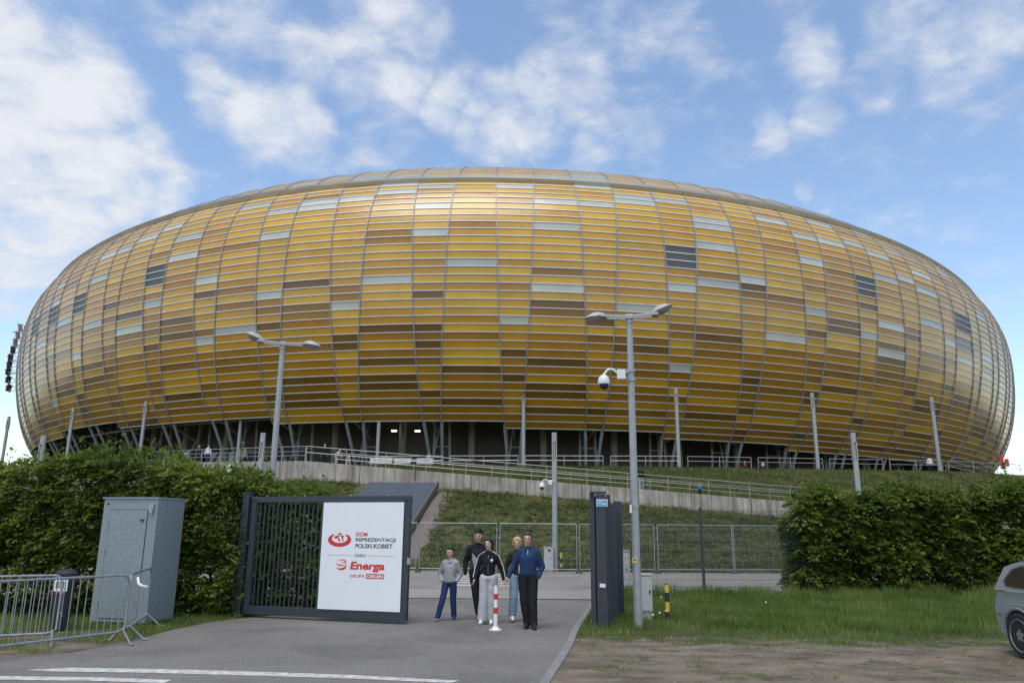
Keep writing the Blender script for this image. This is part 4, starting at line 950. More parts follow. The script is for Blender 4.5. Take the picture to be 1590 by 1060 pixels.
kx = np.interp(Y, [q[1] for q in kp], [q[0] for q in kp])+.16
P3 = np.stack([X, Y, X*0], 1); nb_ = vnoise(P3, .9, 2)+.5*vnoise(P3, 3.5, 7)
edge = 14.0+vnoise(P3, .45, 31)*2.6+vnoise(P3, 1.8, 3)*.8
patchy = ((Y > edge) | ((nb_ > .28) & (Y > 12))) & (X > kx+.02) & ~((X > 1.2) & (X < 2.4) & (Y < 14.9) & (nb_ < .3))
far = np.clip((Y-edge)/2.5, 0, 1); patchy &= g.uniform(0, 1, k) < (.35+.65*far)
X, Y, nb_, far = X[patchy], Y[patchy], nb_[patchy], far[patchy]
h = (.03+.11*far)*g.uniform(.5, 1.3, len(X))*(1+.5*nb_)
hb = np.clip((Y-21.8)/1.6, 0, 1)*(vnoise(np.stack([X, Y, X*0], 1), 1.2, 55) > -.1)+((vnoise(np.stack([X, Y, X*0], 1), .8, 77) > .32)*.5)
h = h*(1+1.1*hb)
grass('grass', 'long green grass covering the verge right of the gate', X, Y, X*0, np.maximum(.03, h), .006, .42+.45*nb_+g.normal(0, .15, len(X)), seed=3)
k = 24000; X = g.uniform(-13, -5.7, k); Y = g.uniform(11.2, 17.6, k); P3 = np.stack([X, Y, X*0], 1); nb_ = vnoise(P3, .9, 12)+.4*vnoise(P3, 3, 1)
road_x = np.interp(Y, [11.1, 11.6, 12.4, 13.6, 15.2, 16.6, 17.7], [-9.5, -7.7, -6.7, -6.4, -6.3, -6.0, -5.3])
m_ = (X < road_x-.03) & ((nb_ > -.05) | (Y > 15.2)) & ((Y > 13.2) | (nb_ > .2)); X, Y, nb_ = X[m_], Y[m_], nb_[m_]
grass('grass', 'short patchy grass strip under the steel cabinet and barriers', X, Y, X*0, np.maximum(.02, .09*g.uniform(.5, 1.3, len(X))), .006, .5+.4*nb_+g.normal(0, .15, len(X)), seed=4)
k = 60000; X = g.uniform(-12, 50, k); W_ = np.array([yw(v)+2.9 for v in X]); E_ = np.array([ye(v) for v in X]); Y = W_+(E_-W_)*g.uniform(0, 1, k); Z = grid_h(X, Y); P3 = np.stack([X, Y, X*0], 1)
grass('grass', 'grass slope between the ramp and the esplanade railing', X, Y, Z-.02, .22*g.uniform(.5, 1.3, k), .025, .35+.5*vnoise(P3, .5, 3)+g.normal(0, .15, k), lean=.4, seed=5, m='cover')
# pebbles and clods on the bare ground
k = 2600; X = g.uniform(1.2, 14, k); Y = g.uniform(9.5, 14.8, k); kx = np.interp(Y, [q[1] for q in kp], [q[0] for q in kp])+.2; ok = X > kx; q = MB()
for x, y in zip(X[ok], Y[ok]):
    r_ = .006+.016*g.random()**3; a_ = g.uniform(0, 3); q.box((x, y, r_*.5), (r_*2, r_*1.5, r_*1.3), rz=a_, taper=.6)
tag(q.build('pebbles', mat('pebble', (.20,.175,.14), .9, var=.4, vscale=3)), 'small pebbles and clods strewn over the bare dirt', 'pebbles', kind='stuff')
k = 9000; X = g.uniform(1.2, 14, k); Y = g.uniform(9.8, 14.4, k); P3 = np.stack([X, Y, X*0], 1); nb_ = vnoise(P3, 1.3, 61)+.6*vnoise(P3, 4.5, 17); kx = np.interp(Y, [q[1] for q in kp], [q[0] for q in kp])+.2
m_ = (X > kx) & ((nb_ > .36) | ((X < kx+.35) & (nb_ > -.1))); X, Y, nb_ = X[m_], Y[m_], nb_[m_]
grass('grass', 'sparse grass tufts scattered over the dirt strip and along the kerb', X, Y, X*0, .05*g.uniform(.4, 1.5, len(X)), .005, .6+.3*nb_+g.normal(0, .2, len(X)), lean=.5, seed=8)
# dandelion clocks
for i in range(6):
    x, y = (g.uniform(2.6, 12), g.uniform(15.5, 21)) if i > 2 else ((2.75+.2*i), 15.7+.4*i)
    r_ = empty('dandelion', (x, y, 0), 'white dandelion seed head in the long grass right of the gate', 'flower', 'dandelion seed heads in the grass')
    q = MB(); q.tube([(0,0,0),(.01,0,.25)], .004, 5); q.build('stem', MT['twig'], r_); q = MB(); q.lathe((.01,0,.28), [(.004,-.02),(.015,-.012),(.019,0),(.015,.012),(.003,.02)], 8); q.build('seed_head', MT['whitep'], r_, smooth=True)

# ------------------------------------------------------------------ letters sign on the left end of the stadium
bs = empty('lettered_frame', (-84.2, 128, 29), 'tall curved frame with letter boards mounted edge-on at the left end of the stadium', 'sign')
BO = Vector(bs.location)
ch = [Vector((-84.0,128,35.4)), Vector((-84.5,128,32.5)), Vector((-84.9,128,29.5)), Vector((-84.9,128,26.8)), Vector((-84.2,128,23.6))]
ch2 = [p_+Vector((1.5,0,-.2)) for p_ in ch]
q = MB(); q.tube([p_-BO for p_ in ch], .12, 6); q.tube([p_-BO for p_ in ch2], .1, 6)
for i in range(9):
    def at5(L_, f): k_ = min(3, int(f*4)); return L_[k_].lerp(L_[k_+1], f*4-k_)
    q.tube([at5(ch, i/9)-BO, at5(ch2, (i+.5)/9)-BO, at5(ch, (i+1)/9)-BO], .07, 6)
for z in (34, 31.5, 29, 27): q.tube([Vector((-85.2,128,z))-BO, Vector((-80.3,126.5,z-.8))-BO], .1, 6)
q.build('truss', MT['colm'], bs)
for i in range(9):
    f = (i+.5)/9; c = at5(ch, f); q = MB(); q.box(c-BO, (.2, 1.1, 1.2), ry=(-.25+.5*f))
    if i > 3: q.box(c-BO+Vector((-.28,0,.2)), (.3, .5, .35), ry=(-.2+.4*f))
    q.build('letter_board', MT['pole'] if i < 3 else MT['conc_dark'], bs)
# small things at the right horizon and on the esplanade
fg = empty('red_marker', (57.6, 91, EZ), 'small red marker board on a post at the far right edge', 'sign')
q = MB(); q.tube([(0,0,0),(0,0,2.4)], .08, 6); q.build('post', MT['pole'], fg); q = MB(); q.box((-.25,0,2.5), (.5,.1,1.2)); q.box((.35,0,2.3), (.45,.1,.9)); q.build('board', MT['redp'], fg)
wb = empty('white_panel', (-21.6, 59, 0), 'blank white panel standing at the left end of the concrete wall', 'panel')
wbz = hz_(-20.9, 58); wb.location = (-21.3, 59.5, wbz+.1)
q = MB(); q.box((0,0,.75), (.95,.08,1.7)); q.build('face', MT['whitep'], wb); q = MB(); q.box((-.3,.06,.3), (.06,.06,2.6)); q.box((.3,.06,.3), (.06,.06,2.6)); q.build('legs', MT['galv'], wb)
for i, (x, lb_) in enumerate(((-10.6, 'left of the pair'), (-8.2, 'left of the fifth slim column'), (-6.6, 'right of the fifth slim column'))):
    r_ = empty('bench_crate', (x-2.2, 76.5, EZ), ['pale slatted bench nearest the crouching people', 'middle pale slatted bench by the railing', 'right pale slatted bench before the dark entrance'][i], 'bench', 'pale benches on the esplanade')
    q = MB(); q.box((0,0,.45), (2.2,.5,.08)); q.build('seat', MT['cream'], r_); q = MB()
    for s in (-.9, .9): q.box((s,0,.2), (.1,.45,.42))
    q.build('legs', MT['galv'], r_); q = MB(); q.box((0,.25,.8), (2.2,.06,.5)); q.build('backrest', MT['cream'], r_)

# ------------------------------------------------------------------ people
def ico(c, r, sub=2):
    b = bmesh.new(); bmesh.ops.create_icosphere(b, subdivisions=sub, radius=1)
    r = (r, r, r) if isinstance(r, (int, float)) else r
    v = [(c[0]+p.co.x*r[0], c[1]+p.co.y*r[1], c[2]+p.co.z*r[2]) for p in b.verts]; b.free(); return v
def hull_add(acc, balls, sub=2):
    b = bmesh.new()
    for c, r in balls:
        for v in ico(c, r, sub): b.verts.new(v)
    res = bmesh.ops.convex_hull(b, input=b.verts)
    bmesh.ops.delete(b, geom=[e for e in res['geom_interior'] if isinstance(e, bmesh.types.BMVert)], context='VERTS')
    b.verts.index_update(); b.verts.ensure_lookup_table(); acc.add([tuple(v.co) for v in b.verts], [tuple(v.index for v in f.verts) for f in b.faces]); b.free()
def fuse(acc, name, m, parent, vox=.008, smooth=4, folds=0, fscale=9, cut=None):
    me0 = acc.mesh(name+'_raw'); o = bpy.data.objects.new('tmp', me0); COL.objects.link(o)
    rm = o.modifiers.new('r', 'REMESH'); rm.mode = 'VOXEL'; rm.voxel_size = vox
    if smooth: s = o.modifiers.new('s', 'SMOOTH'); s.factor = .5; s.iterations = smooth
    dg = bpy.context.evaluated_depsgraph_get(); me = bpy.data.meshes.new_from_object(o.evaluated_get(dg)); bpy.data.objects.remove(o); bpy.data.meshes.remove(me0); me.name = name
    if folds or cut:
        b = bmesh.new(); b.from_mesh(me); b.normal_update()
        if folds:
            for v in b.verts:
                c = v.co; n_ = noise.noise(Vector((c.x*fscale, c.y*fscale, c.z*fscale*.8)))+.6*noise.noise(Vector((c.x*fscale*2.1+4, c.y*fscale*2.1, c.z*fscale*1.1)))
                v.co = c+v.normal*(n_*folds)
        if cut:
            for co_, no_ in cut: bmesh.ops.bisect_plane(b, geom=b.verts[:]+b.edges[:]+b.faces[:], plane_co=co_, plane_no=no_, clear_outer=True)
        b.to_mesh(me); b.free()
    me.materials.clear(); return link(name, me, m, parent, smooth=True)
SKIN = mat('skin', (.56,.32,.23), .5, spec=.4, var=.06, vscale=20)
SKIN2 = mat('pale_skin', (.62,.39,.29), .5, spec=.4, var=.06, vscale=20)
def cloth(name, c, v=.1): return mat(name, c, .85, spec=.2, var=v, vscale=7, bump=.35, bscale=16, bdist=.012)
def V3(a): return Vector(a)
def lerp(a, b, f): return tuple(a[i]+(b[i]-a[i])*f for i in range(3))
def hand(acc, w, d, thumb, curl=.5, s=1.0):
    """palm and five fingers from wrist w along direction d; thumb: direction the thumb side faces"""
    w, d, t = V3(w), V3(d).normalized(), V3(thumb); t = (t-d*t.dot(d)).normalized(); n_ = d.cross(t).normalized()
    def K(p): return tuple(p)
    pc = w+d*.05*s; fr = Matrix((t, n_, d)).transposed()
    hull_add(acc, [(K(w+d*.01*s), .021*s), (K(w+d*.075*s+t*.026*s), .013*s), (K(w+d*.07*s-t*.030*s), .012*s), (K(w+d*.04*s+t*.02*s), .016*s)], 1)
    inn = n_ if n_.dot(Vector((0,1,0))) > 0 else -n_
    for i, (off, ln) in enumerate(((.030, .070), (.010, .078), (-.011, .072), (-.031, .056))):
        a = w+d*.080*s+t*off*s; b = a+(d*(1-curl*.25)+inn*curl*.35).normalized()*ln*.48*s+t*off*.12*s; c = b+(d*(1-curl*.8)+inn*curl*.9).normalized()*ln*.52*s
        hull_add(acc, [(K(a), .0095*s), (K(b), .0088*s)], 1); hull_add(acc, [(K(b), .0088*s), (K(c), .0072*s)], 1)
    a = w+d*.03*s+t*.024*s; b = a+(d*.7+t*.6+inn*.25).normalized()*.038*s; c = b+(d*.95+t*.1+inn*.3).normalized()*.030*s
    hull_add(acc, [(K(a), .013*s), (K(b), .0105*s)], 1); hull_add(acc, [(K(b), .0105*s), (K(c), .0085*s)], 1)
def person(label, loc, yaw, H, P, top, low, shoe, skin, hair, build=1.0, detail=True, group=None, extra=None, hs=1.1):
    """P: joints at stature 1.75 m, +x to the viewer's right, facing -y"""
    root = empty('person', loc, label, 'person', group, rz=yaw); S = H/1.75
    J = dict(pel=(0,0,.96), ch=(0,0,1.28), nk=(0,.0,1.47), hd=(0,-.012,1.63), sL=(-.150,.005,1.395), sR=(.150,.005,1.395), eL=(-.23,.01,1.13), eR=(.23,.01,1.13), wL=(-.25,-.05,.87), wR=(.25,-.05,.87),
             hL=(-.09,0,.93), hR=(.09,0,.93), kL=(-.1,-.02,.50), kR=(.1,-.02,.50), aL=(-.1,.02,.085), aR=(.1,.02,.085), toeL=(-.12,-.17,.04), toeR=(.12,-.17,.04), hand=('L','R'), gaze=0)
    J.update(P); q = lambda k: tuple(c*S for c in J[k]); B = build*S; vx = .007 if detail else .02
    hc = q('hd'); h_ = S*hs
    def hx(x, y, z):
        g_ = math.radians(J['gaze']); x2, y2 = x*math.cos(g_)-y*math.sin(g_), x*math.sin(g_)+y*math.cos(g_); return (hc[0]+x2*h_, hc[1]+y2*h_, hc[2]+z*h_)
    a = MB()
    # torso, neck, head
    pe, ch_ = q('pel'), q('ch'); wa = lerp(pe, ch_, .45)
    hull_add(a, [(pe, (.14*B,.095*B,.09*B)), (wa, (.12*B,.085*B,.08*B))]); hull_add(a, [(wa, (.12*B,.085*B,.07*B)), (ch_, (.148*B,.10*B,.10*B)), (lerp(q('sL'), q('nk'), .15), .05*B), (lerp(q('sR'), q('nk'), .15), .05*B)])
    hull_add(a, [(lerp(ch_, q('nk'), .75), (.09*B,.07*B,.04*B)), (q('nk'), .052*S)]); hull_add(a, [(q('nk'), .054*S), (hx(0,.012,-.075), .048*h_)])
    hull_add(a, [(hx(0,.022,.035), (.076*h_,.094*h_,.078*h_)), (hx(0,-.045,.03), (.058*h_,.04*h_,.06*h_))]); hull_add(a, [(hx(0,-.01,.0), (.070*h_,.08*h_,.07*h_)), (hx(0,-.058,-.085), (.024*h_,.022*h_,.018*h_)), (hx(0,-.03,-.06), (.05*h_,.04*h_,.03*h_))])
    if detail:
        hull_add(a, [(hx(0,-.088,.028), .008*h_), (hx(0,-.110,-.016), .011*h_), (hx(.012,-.092,-.022), .008*h_), (hx(-.012,-.092,-.022), .008*h_)], 1)
        hull_add(a, [(hx(-.028,-.084,.036), (.02*h_,.01*h_,.006*h_)), (hx(.028,-.084,.036), (.02*h_,.01*h_,.006*h_))], 1)
        hull_add(a, [(hx(-.016,-.086,-.045), .007*h_), (hx(.016,-.086,-.045), .007*h_), (hx(0,-.092,-.045), .008*h_)], 1)
        for s in (-1, 1): hull_add(a, [(hx(s*.078,.015,.018), (.010*h_,.016*h_,.022*h_)), (hx(s*.075,.01,-.015), (.008*h_,.010*h_,.012*h_))], 1)
    # arms and legs
    for s in ('L', 'R'):
        hull_add(a, [(q('s'+s), .052*B), (q('e'+s), .038*B)]); hull_add(a, [(q('e'+s), .038*B), (q('w'+s), .025*B)])
        if s in J['hand']:
            d = V3(q('w'+s))-V3(q('e'+s)); hand(a, q('w'+s), d, (0,-1,.1), J.get('curl', .5), S*1.02)
        hull_add(a, [(q('h'+s), .078*B), (q('k'+s), .052*B)]); hull_add(a, [(q('k'+s), .052*B), (lerp(q('k'+s), q('a'+s), .3), .052*B), (q('a'+s), .034*B)])
        hull_add(a, [(q('a'+s), .034*S), (q('toe'+s), (.03*S,.03*S,.022*S))])
    fuse(a, 'body', skin, root, vx, 3)
    # top garment
    t = MB(); G = top.get('fat', 1.0); f = .028*S
    hull_add(t, [((pe[0], pe[1], pe[2]+top.get('hem', .0)*S), ((.126*B+f)*G,(.092*B+f)*G,.05*S)), (wa, ((.118*B+f)*G,(.092*B+f*1.2)*G,.08*B))]); hull_add(t, [(wa, ((.118*B+f)*G,(.092*B+f*1.2)*G,.07*B)), (ch_, ((.134*B+f)*G,(.10*B+f)*G,.10*B)), (lerp(q('sL'), q('nk'), .25), .048*B+f*.5), (lerp(q('sR'), q('nk'), .25), .048*B+f*.5)])
    hull_add(t, [(lerp(q('sL'), q('nk'), .3), .05*B+f*.4), (lerp(q('sR'), q('nk'), .3), .05*B+f*.4), (lerp(q('nk'), hc, .0), .06*S)])
    hull_add(t, [(lerp(ch_, q('nk'), .8), (.10*B,.08*B,.035*B)), (lerp(q('nk'), hc, .08), .064*S)])
    if top.get('hood'): hull_add(t, [(hx(-.07,.05,-.14), .045*S), (hx(.07,.05,-.14), .045*S), (hx(0,.09,-.13), .05*S)]); hull_add(t, [(hx(-.07,.03,-.14), .035*S), (hx(-.03,-.07,-.19), .022*S)]); hull_add(t, [(hx(.07,.03,-.14), .035*S), (hx(.03,-.07,-.19), .022*S)])
    if top.get('collar'): hull_add(t, [(lerp(q('nk'), hc, .02), (.068*S,.066*S,.03*S)), (lerp(q('nk'), hc, .2), (.062*S,.06*S,.02*S))])
    for s in ('L', 'R'):
        sf = top.get('sleeve', 1.0)
        hull_add(t, [(q('s'+s), (.055*B+f*.7)*sf), (q('e'+s), (.042*B+f*.6)*sf)]); e_ = lerp(q('e'+s), q('w'+s), top.get('cuff', .93)); hull_add(t, [(q('e'+s), (.040*B+f*.5)*sf), (e_, (.027*B+f*.38)*sf)])
    tg = fuse(t, top['name'], top['mat'], root, .009 if detail else .022, 4, folds=.006*S if detail else 0, fscale=9)
    # trousers
    t = MB(); W_ = low.get('w', (.088, .065, .055)); f = .016*S
    hull_add(t, [(pe, (.142*B+f,.10*B+f,.05*S)), (lerp(q('hL'), q('hR'), .5), (.14*B+f,.10*B+f,.05*S)), (q('hL'), W_[0]*B+f), (q('hR'), W_[0]*B+f)])
    for s in ('L', 'R'):
        an = q('a'+s); kn = q('k'+s); an2 = lerp(kn, an, low.get('len', .92))
        hull_add(t, [(q('h'+s), W_[0]*B+f), (kn, W_[1]*B+f)]); hull_add(t, [(kn, W_[1]*B+f), (an2, (W_[2]*B+f,W_[2]*B+f*1.2,.03*S))])
    lg = fuse(t, low['name'], low['mat'], root, .009 if detail else .022, 4, folds=.006*S if detail else 0, fscale=9)
    # shoes
    for s in ('L', 'R'):
        t = MB(); an, to = q('a'+s), q('toe'+s); heel = (an[0], an[1]+.04*S, to[2]*.5+min(an[2]-.05*S, to[2])*.5); d = (V3(to)-V3(heel)).normalized()
        hull_add(t, [(heel, (.034*S,.04*S,.036*S)), ((an[0], an[1]+.01*S, an[2]+.03*S), .044*S), (lerp(heel, to, .75), (.044*S,.05*S,.032*S)), (to, (.036*S,.05*S,.024*S))])
        sh_ = fuse(t, 'shoe', shoe[0], root, .009 if detail else .02, 3)
        if detail:
            t = MB(); dn = Vector((0,0,-.024*S)); hull_add(t, [(tuple(V3(heel)+dn), (.038*S,.045*S,.010*S)), (tuple(V3(lerp(heel, to, .75))+dn), (.047*S,.05*S,.009*S)), (tuple(V3(to)+dn*.7), (.038*S,.055*S,.009*S))])
            fuse(t, 'sole', shoe[1], sh_, .007, 2)
    # hair
    t = MB(); kind = hair['kind']
    if kind == 'short': hull_add(t, [(hx(0,.032,.06), (.080*h_,.090*h_,.082*h_)), (hx(0,-.03,.108), (.050*h_,.045*h_,.030*h_))]); hull_add(t, [(hx(0,.06,.01), (.079*h_,.065*h_,.075*h_)), (hx(0,.03,.07), (.078*h_,.085*h_,.05*h_))])
    if kind == 'short':
        g2 = random.Random(int(H*100))
        for s in (-1, 1): hull_add(t, [(hx(s*.070,-.012,.045), (.014*h_,.03*h_,.03*h_)), (hx(s*.073,.0,.012), (.009*h_,.014*h_,.02*h_))], 1)
        for i in range(26): a_ = g2.uniform(0, 6.28); r_ = g2.uniform(.01, .062); hull_add(t, [(hx(math.cos(a_)*r_, .01+math.sin(a_)*r_*1.1, .128-r_*.25+g2.uniform(-.006,.010)), g2.uniform(.010,.017)*h_)], 1)
        for i in range(7): hull_add(t, [(hx(-.042+i*.014, -.070, .098+g2.uniform(-.008,.008)), .014*h_)], 1)
    if kind == 'curly':
        hull_add(t, [(hx(0,.035,.07), (.086*h_,.092*h_,.085*h_)), (hx(0,-.03,.115), (.058*h_,.045*h_,.036*h_))]); hull_add(t, [(hx(0,.06,.01), (.083*h_,.07*h_,.08*h_)), (hx(0,.03,.07), (.08*h_,.09*h_,.05*h_))])
        gg = random.Random(4)
        for i in range(46): an = gg.uniform(0, 6.28); rr = gg.uniform(.03, .10); t_c = hx(math.cos(an)*rr, .02+math.sin(an)*rr*1.1-.02, .115+.05*(1-rr/.09)+gg.uniform(-.025, .025)); hull_add(t, [(t_c, gg.uniform(.013, .024)*h_)], 1)
        for i in range(9): hull_add(t, [(hx(-.06+i*.015, -.088+abs(i-4)*.006, .085+gg.uniform(-.012,.01)), .015*h_)], 1)
    if kind == 'long':
        hull_add(t, [(hx(0,.03,.055), (.083*h_,.096*h_,.080*h_)), (hx(.0,-.05,.09), (.052*h_,.035*h_,.032*h_))])
        for s in (-1, 1): hull_add(t, [(hx(s*.055,-.035,.075), (.03*h_,.04*h_,.03*h_)), (hx(s*.08,.005,.0), (.016*h_,.04*h_,.04*h_)), (hx(s*.078,.03,-.06), (.018*h_,.04*h_,.03*h_))])
        hull_add(t, [(hx(0,.07,.02), (.08*h_,.06*h_,.07*h_)), (hx(0,.085,-.10), (.05*h_,.03*h_,.05*h_))]); 
        if hair.get('tail'): hull_add(t, [(hx(0,.09,-.05), .035*h_), (hx(.07,.06,-.16), .02*h_)])
    if kind == 'bob':
        hull_add(t, [(hx(0,.03,.058), (.086*h_,.098*h_,.082*h_)), (hx(.01,-.055,.088), (.058*h_,.035*h_,.030*h_))])
        for s in (-1, 1): hull_add(t, [(hx(s*.058,-.045,.07), (.03*h_,.035*h_,.03*h_)), (hx(s*.084,.0,.0), (.018*h_,.04*h_,.05*h_)), (hx(s*.078,.01,-.05), (.016*h_,.04*h_,.02*h_))])
        hull_add(t, [(hx(0,.06,.02), (.084*h_,.07*h_,.07*h_)), (hx(0,.07,-.06), (.07*h_,.05*h_,.03*h_))])
    fuse(t, 'hair', hair['mat'], root, .007 if detail else .018, 1 if kind == 'curly' else 2, folds=.003 if detail else 0, fscale=30)
    if detail:
        mk_ = MB()
        for s in (-1, 1):
            ek = MB(); wk = MB(); bk = MB()
            wk.add(ico(hx(s*.031,-.077,.012), (.010*h_,.008*h_,.004*h_), 2), [tuple(v.index for v in f.verts) for f in ICOF]); ek.add(ico(hx(s*.031,-.0865,.012), (.0065*h_,.004*h_,.0065*h_), 2), [tuple(v.index for v in f.verts) for f in ICOF])
            bk.add(ico(hx(s*.032,-.091,.034), (.020*h_,.006*h_,.0042*h_), 2), [tuple(v.index for v in f.verts) for f in ICOF])
            for nm_, q_, m_ in (('eyeball', wk, EYE), ('iris', ek, MT['blackp']), ('eyebrow', bk, hair['mat'])): q_.build(nm_, m_, root, smooth=True)
        mk_.add(ico(hx(0,-.0985,-.045), (.024*h_,.006*h_,.0065*h_ if not hair.get('smile') else .0085*h_), 2), [tuple(v.index for v in f.verts) for f in ICOF])
        mk_.build('lips', LIP, root, smooth=True)
        if hair.get('smile'): t = MB(); t.add(ico(hx(0,-.1035,-.0445), (.016*h_,.003*h_,.0035*h_), 2), [tuple(v.index for v in f.verts) for f in ICOF]); t.build('teeth', MT['whitep'], root, smooth=True)
    if extra: extra(root, q, S, hx, tg, lg)
    return root
_b = bmesh.new(); bmesh.ops.create_icosphere(_b, subdivisions=2, radius=1); _b.verts.index_update()
class _F:
    pass
ICOF = []
for f_ in _b.faces:
    o_ = _F(); o_.verts = []
    for v_ in f_.verts: x_ = _F(); x_.index = v_.index; o_.verts.append(x_)
    ICOF.append(o_)
_b.free()
EYE = mat('eye_white', (.26,.22,.20), .4)
LIP = mat('lips', (.36,.11,.10), .5)
DK = mat('dark_hair', (.018,.013,.010), .55); BR = mat('brown_hair', (.06,.035,.02), .6); BL = mat('blonde_hair', (.50,.36,.18), .55, var=.2, vscale=60)
navy = cloth('navy_knit', (.020,.045,.105)); blackc = cloth('black_cloth', (.016,.017,.021)); greyc = cloth('grey_marl', (.32,.32,.33), .16); blue_t = cloth('blue_tracksuit', (.022,.042,.115))
lgrey = cloth('light_grey_jersey', (.42,.42,.44)); denim = cloth('light_denim', (.22,.31,.42), .18); olive = cloth('dark_green_jacket', (.028,.034,.022)); grypan = mat('grey_panel', (.33,.34,.36), .8)
blk = mat('black_shoe', (.015,.015,.016), .5); wht = mat('white_shoe', (.70,.70,.70), .5); brn = mat('brown_boot', (.08,.065,.055), .7); solw = mat('white_sole', (.72,.72,.70), .6); grs = mat('grey_sole', (.25,.24,.23), .7)

def on_front(garment, root, x, z, y0=-.6):
    """y of the garment's front surface at (x, z), in the person's own frame"""
    hit, loc, nrm, idx = garment.ray_cast(Vector((x, y0, z)), Vector((0, 1, 0))); return (loc.y if hit else -.15)
def patch(name, garment, root, cells, m, off=.004, mk=None):
    """cells: polygons in (x, z); laid on the garment's front as a thin sheet"""
    q = MB()
    for pl in cells: q.add([(x, on_front(garment, root, x, z)-off, z) for x, z in pl], [tuple(range(len(pl)))[::-1]])
    return q.build(name, m, garment, smooth=True)
def gridcells(fx0, fx1, z0, z1, nx=4, nz_=8):
    out = []
    for i in range(nz_):
        za, zb = z0+(z1-z0)*i/nz_, z0+(z1-z0)*(i+1)/nz_
        for k in range(nx):
            xa = lambda z: fx0(z)+(fx1(z)-fx0(z))*k/nx; xb = lambda z: fx0(z)+(fx1(z)-fx0(z))*(k+1)/nx
            out.append([(xa(za), za), (xb(za), za), (xb(zb), zb), (xa(zb), zb)])
    return out
def sleeve_stripe(q, S, B, garment, s, side, m):
    for k, (dy) in enumerate((-.016, 0, .016)):
        t = MB(); a, b, c = V3(q('s'+s)), V3(q('e'+s)), V3(q('w'+s)); n1_ = Vector((side*.9, -.42, .12)).normalized()
        rr = lambda r: r*B+.0185*S
        pts = [V3(q('nk'))+Vector((side*.055*S, dy-.035, .035*S)), a+Vector((side*-.03, dy-.02, rr(.060))), a+n1_*rr(.058)+Vector((0, dy, 0)), a.lerp(b, .5)+n1_*rr(.051)+Vector((0, dy, 0)), b+n1_*rr(.044)+Vector((0, dy, 0)), b.lerp(c, .5)+n1_*rr(.036)+Vector((0, dy, 0)), b.lerp(c, .86)+n1_*rr(.030)+Vector((0, dy, 0))]
        t.tube(pts, .0062, 6); t.build('sleeve_stripe', m, garment, smooth=True)

# the man in the navy jumper
def ex_man(root, q, S, hx, tg, lg):
    t = MB(); t.bar((0,on_front(tg, root, 0, 1.36*S)-.004,1.365*S), (0,on_front(tg, root, 0, 1.44*S)-.004,1.445*S), .008, .004); t.build('zip', MT['whitep'], tg)
person('man in a navy half-zip jumper and black trousers, one hand in his pocket, smiling', (.35, 15.85, 0), R(-4), 1.78,
  dict(eL=(-.27,.03,1.16), wL=(-.38,-.04,.93), eR=(.27,.05,1.13), wR=(.20,-.05,.93), kL=(-.07,-.03,.50), aL=(-.01,-.0,.085), toeL=(-.04,-.17,.045), kR=(.10,-.07,.50), aR=(.12,-.10,.085), toeR=(.14,-.28,.04), hand=('L',), gaze=-4, hd=(-.01,-.014,1.635)),
  dict(name='jumper', mat=navy, collar=True, fat=1.08, hem=.03, sleeve=1.05), dict(name='trousers', mat=blackc, len=1.03, w=(.088,.062,.052)), (blk, blk), SKIN, dict(kind='short', mat=BR, smile=True), build=1.12, extra=ex_man)
# the woman behind him
def ex_wom(root, q, S, hx, tg, lg):
    patch('white_shirt', tg, root, gridcells(lambda z: .0*S, lambda z: .10*S+(1.3*S-z)*.1, .99*S, 1.34*S, 4, 8), MT['whitep'])
person('blonde woman in light blue jeans and dark green jacket, half hidden behind the man', (.17, 16.95, 0), R(2), 1.68,
  dict(eL=(-.26,.03,1.16), wL=(-.25,-.05,.92), eR=(.26,.03,1.16), wR=(.27,-.03,.9), kL=(-.10,-.05,.50), aL=(-.13,-.02,.10), toeL=(-.12,-.18,.07), kR=(.13,.03,.50), aR=(.17,.10,.10), toeR=(.17,-.06,.05), hd=(-.03,-.012,1.635), gaze=-6),
  dict(name='jacket', mat=olive, fat=1.05, hem=.02, cuff=.9), dict(name='jeans', mat=denim, len=.88, w=(.098,.082,.075)), (wht, solw), SKIN2, dict(kind='bob', mat=BL, smile=True), build=1.0, extra=ex_wom)
# the girl in the track top
def ex_girl(root, q, S, hx, tg, lg):
    for s, sd_ in (('L', -1), ('R', 1)): sleeve_stripe(q, S, 1.0*S, tg, s, sd_, MT['whitep'])
    t = MB(); cx_, cz_ = .075*S, 1.315*S
    cells = [[(cx_+math.cos(a_)*.014*S+dx*S, cz_+math.sin(a_)*.020*S+dz*S) for a_ in [k*math.pi/5 for k in range(10)]] for dx, dz in ((-.014, .0), (0, .008), (.014, .0))]
    patch('chest_mark', tg, root, cells+[[(cx_-.022*S, cz_-.034*S), (cx_+.022*S, cz_-.034*S), (cx_+.022*S, cz_-.026*S), (cx_-.022*S, cz_-.026*S)]], MT['whitep'], .006)
    patch('thigh_mark', lg, root, [[(.105*S,.80*S),(.135*S,.80*S),(.12*S,.828*S)]], MT['blackp'], .005)
    t = MB(); t.bar((0, on_front(tg, root, 0, 1.0*S)-.002, 1.0*S), (0, on_front(tg, root, 0, 1.2*S)-.002, 1.2*S), .006, .004); t.bar((0, on_front(tg, root, 0, 1.2*S)-.002, 1.2*S), (0, on_front(tg, root, 0, 1.4*S)-.002, 1.42*S), .006, .004); t.build('zip', MT['galv'], tg)
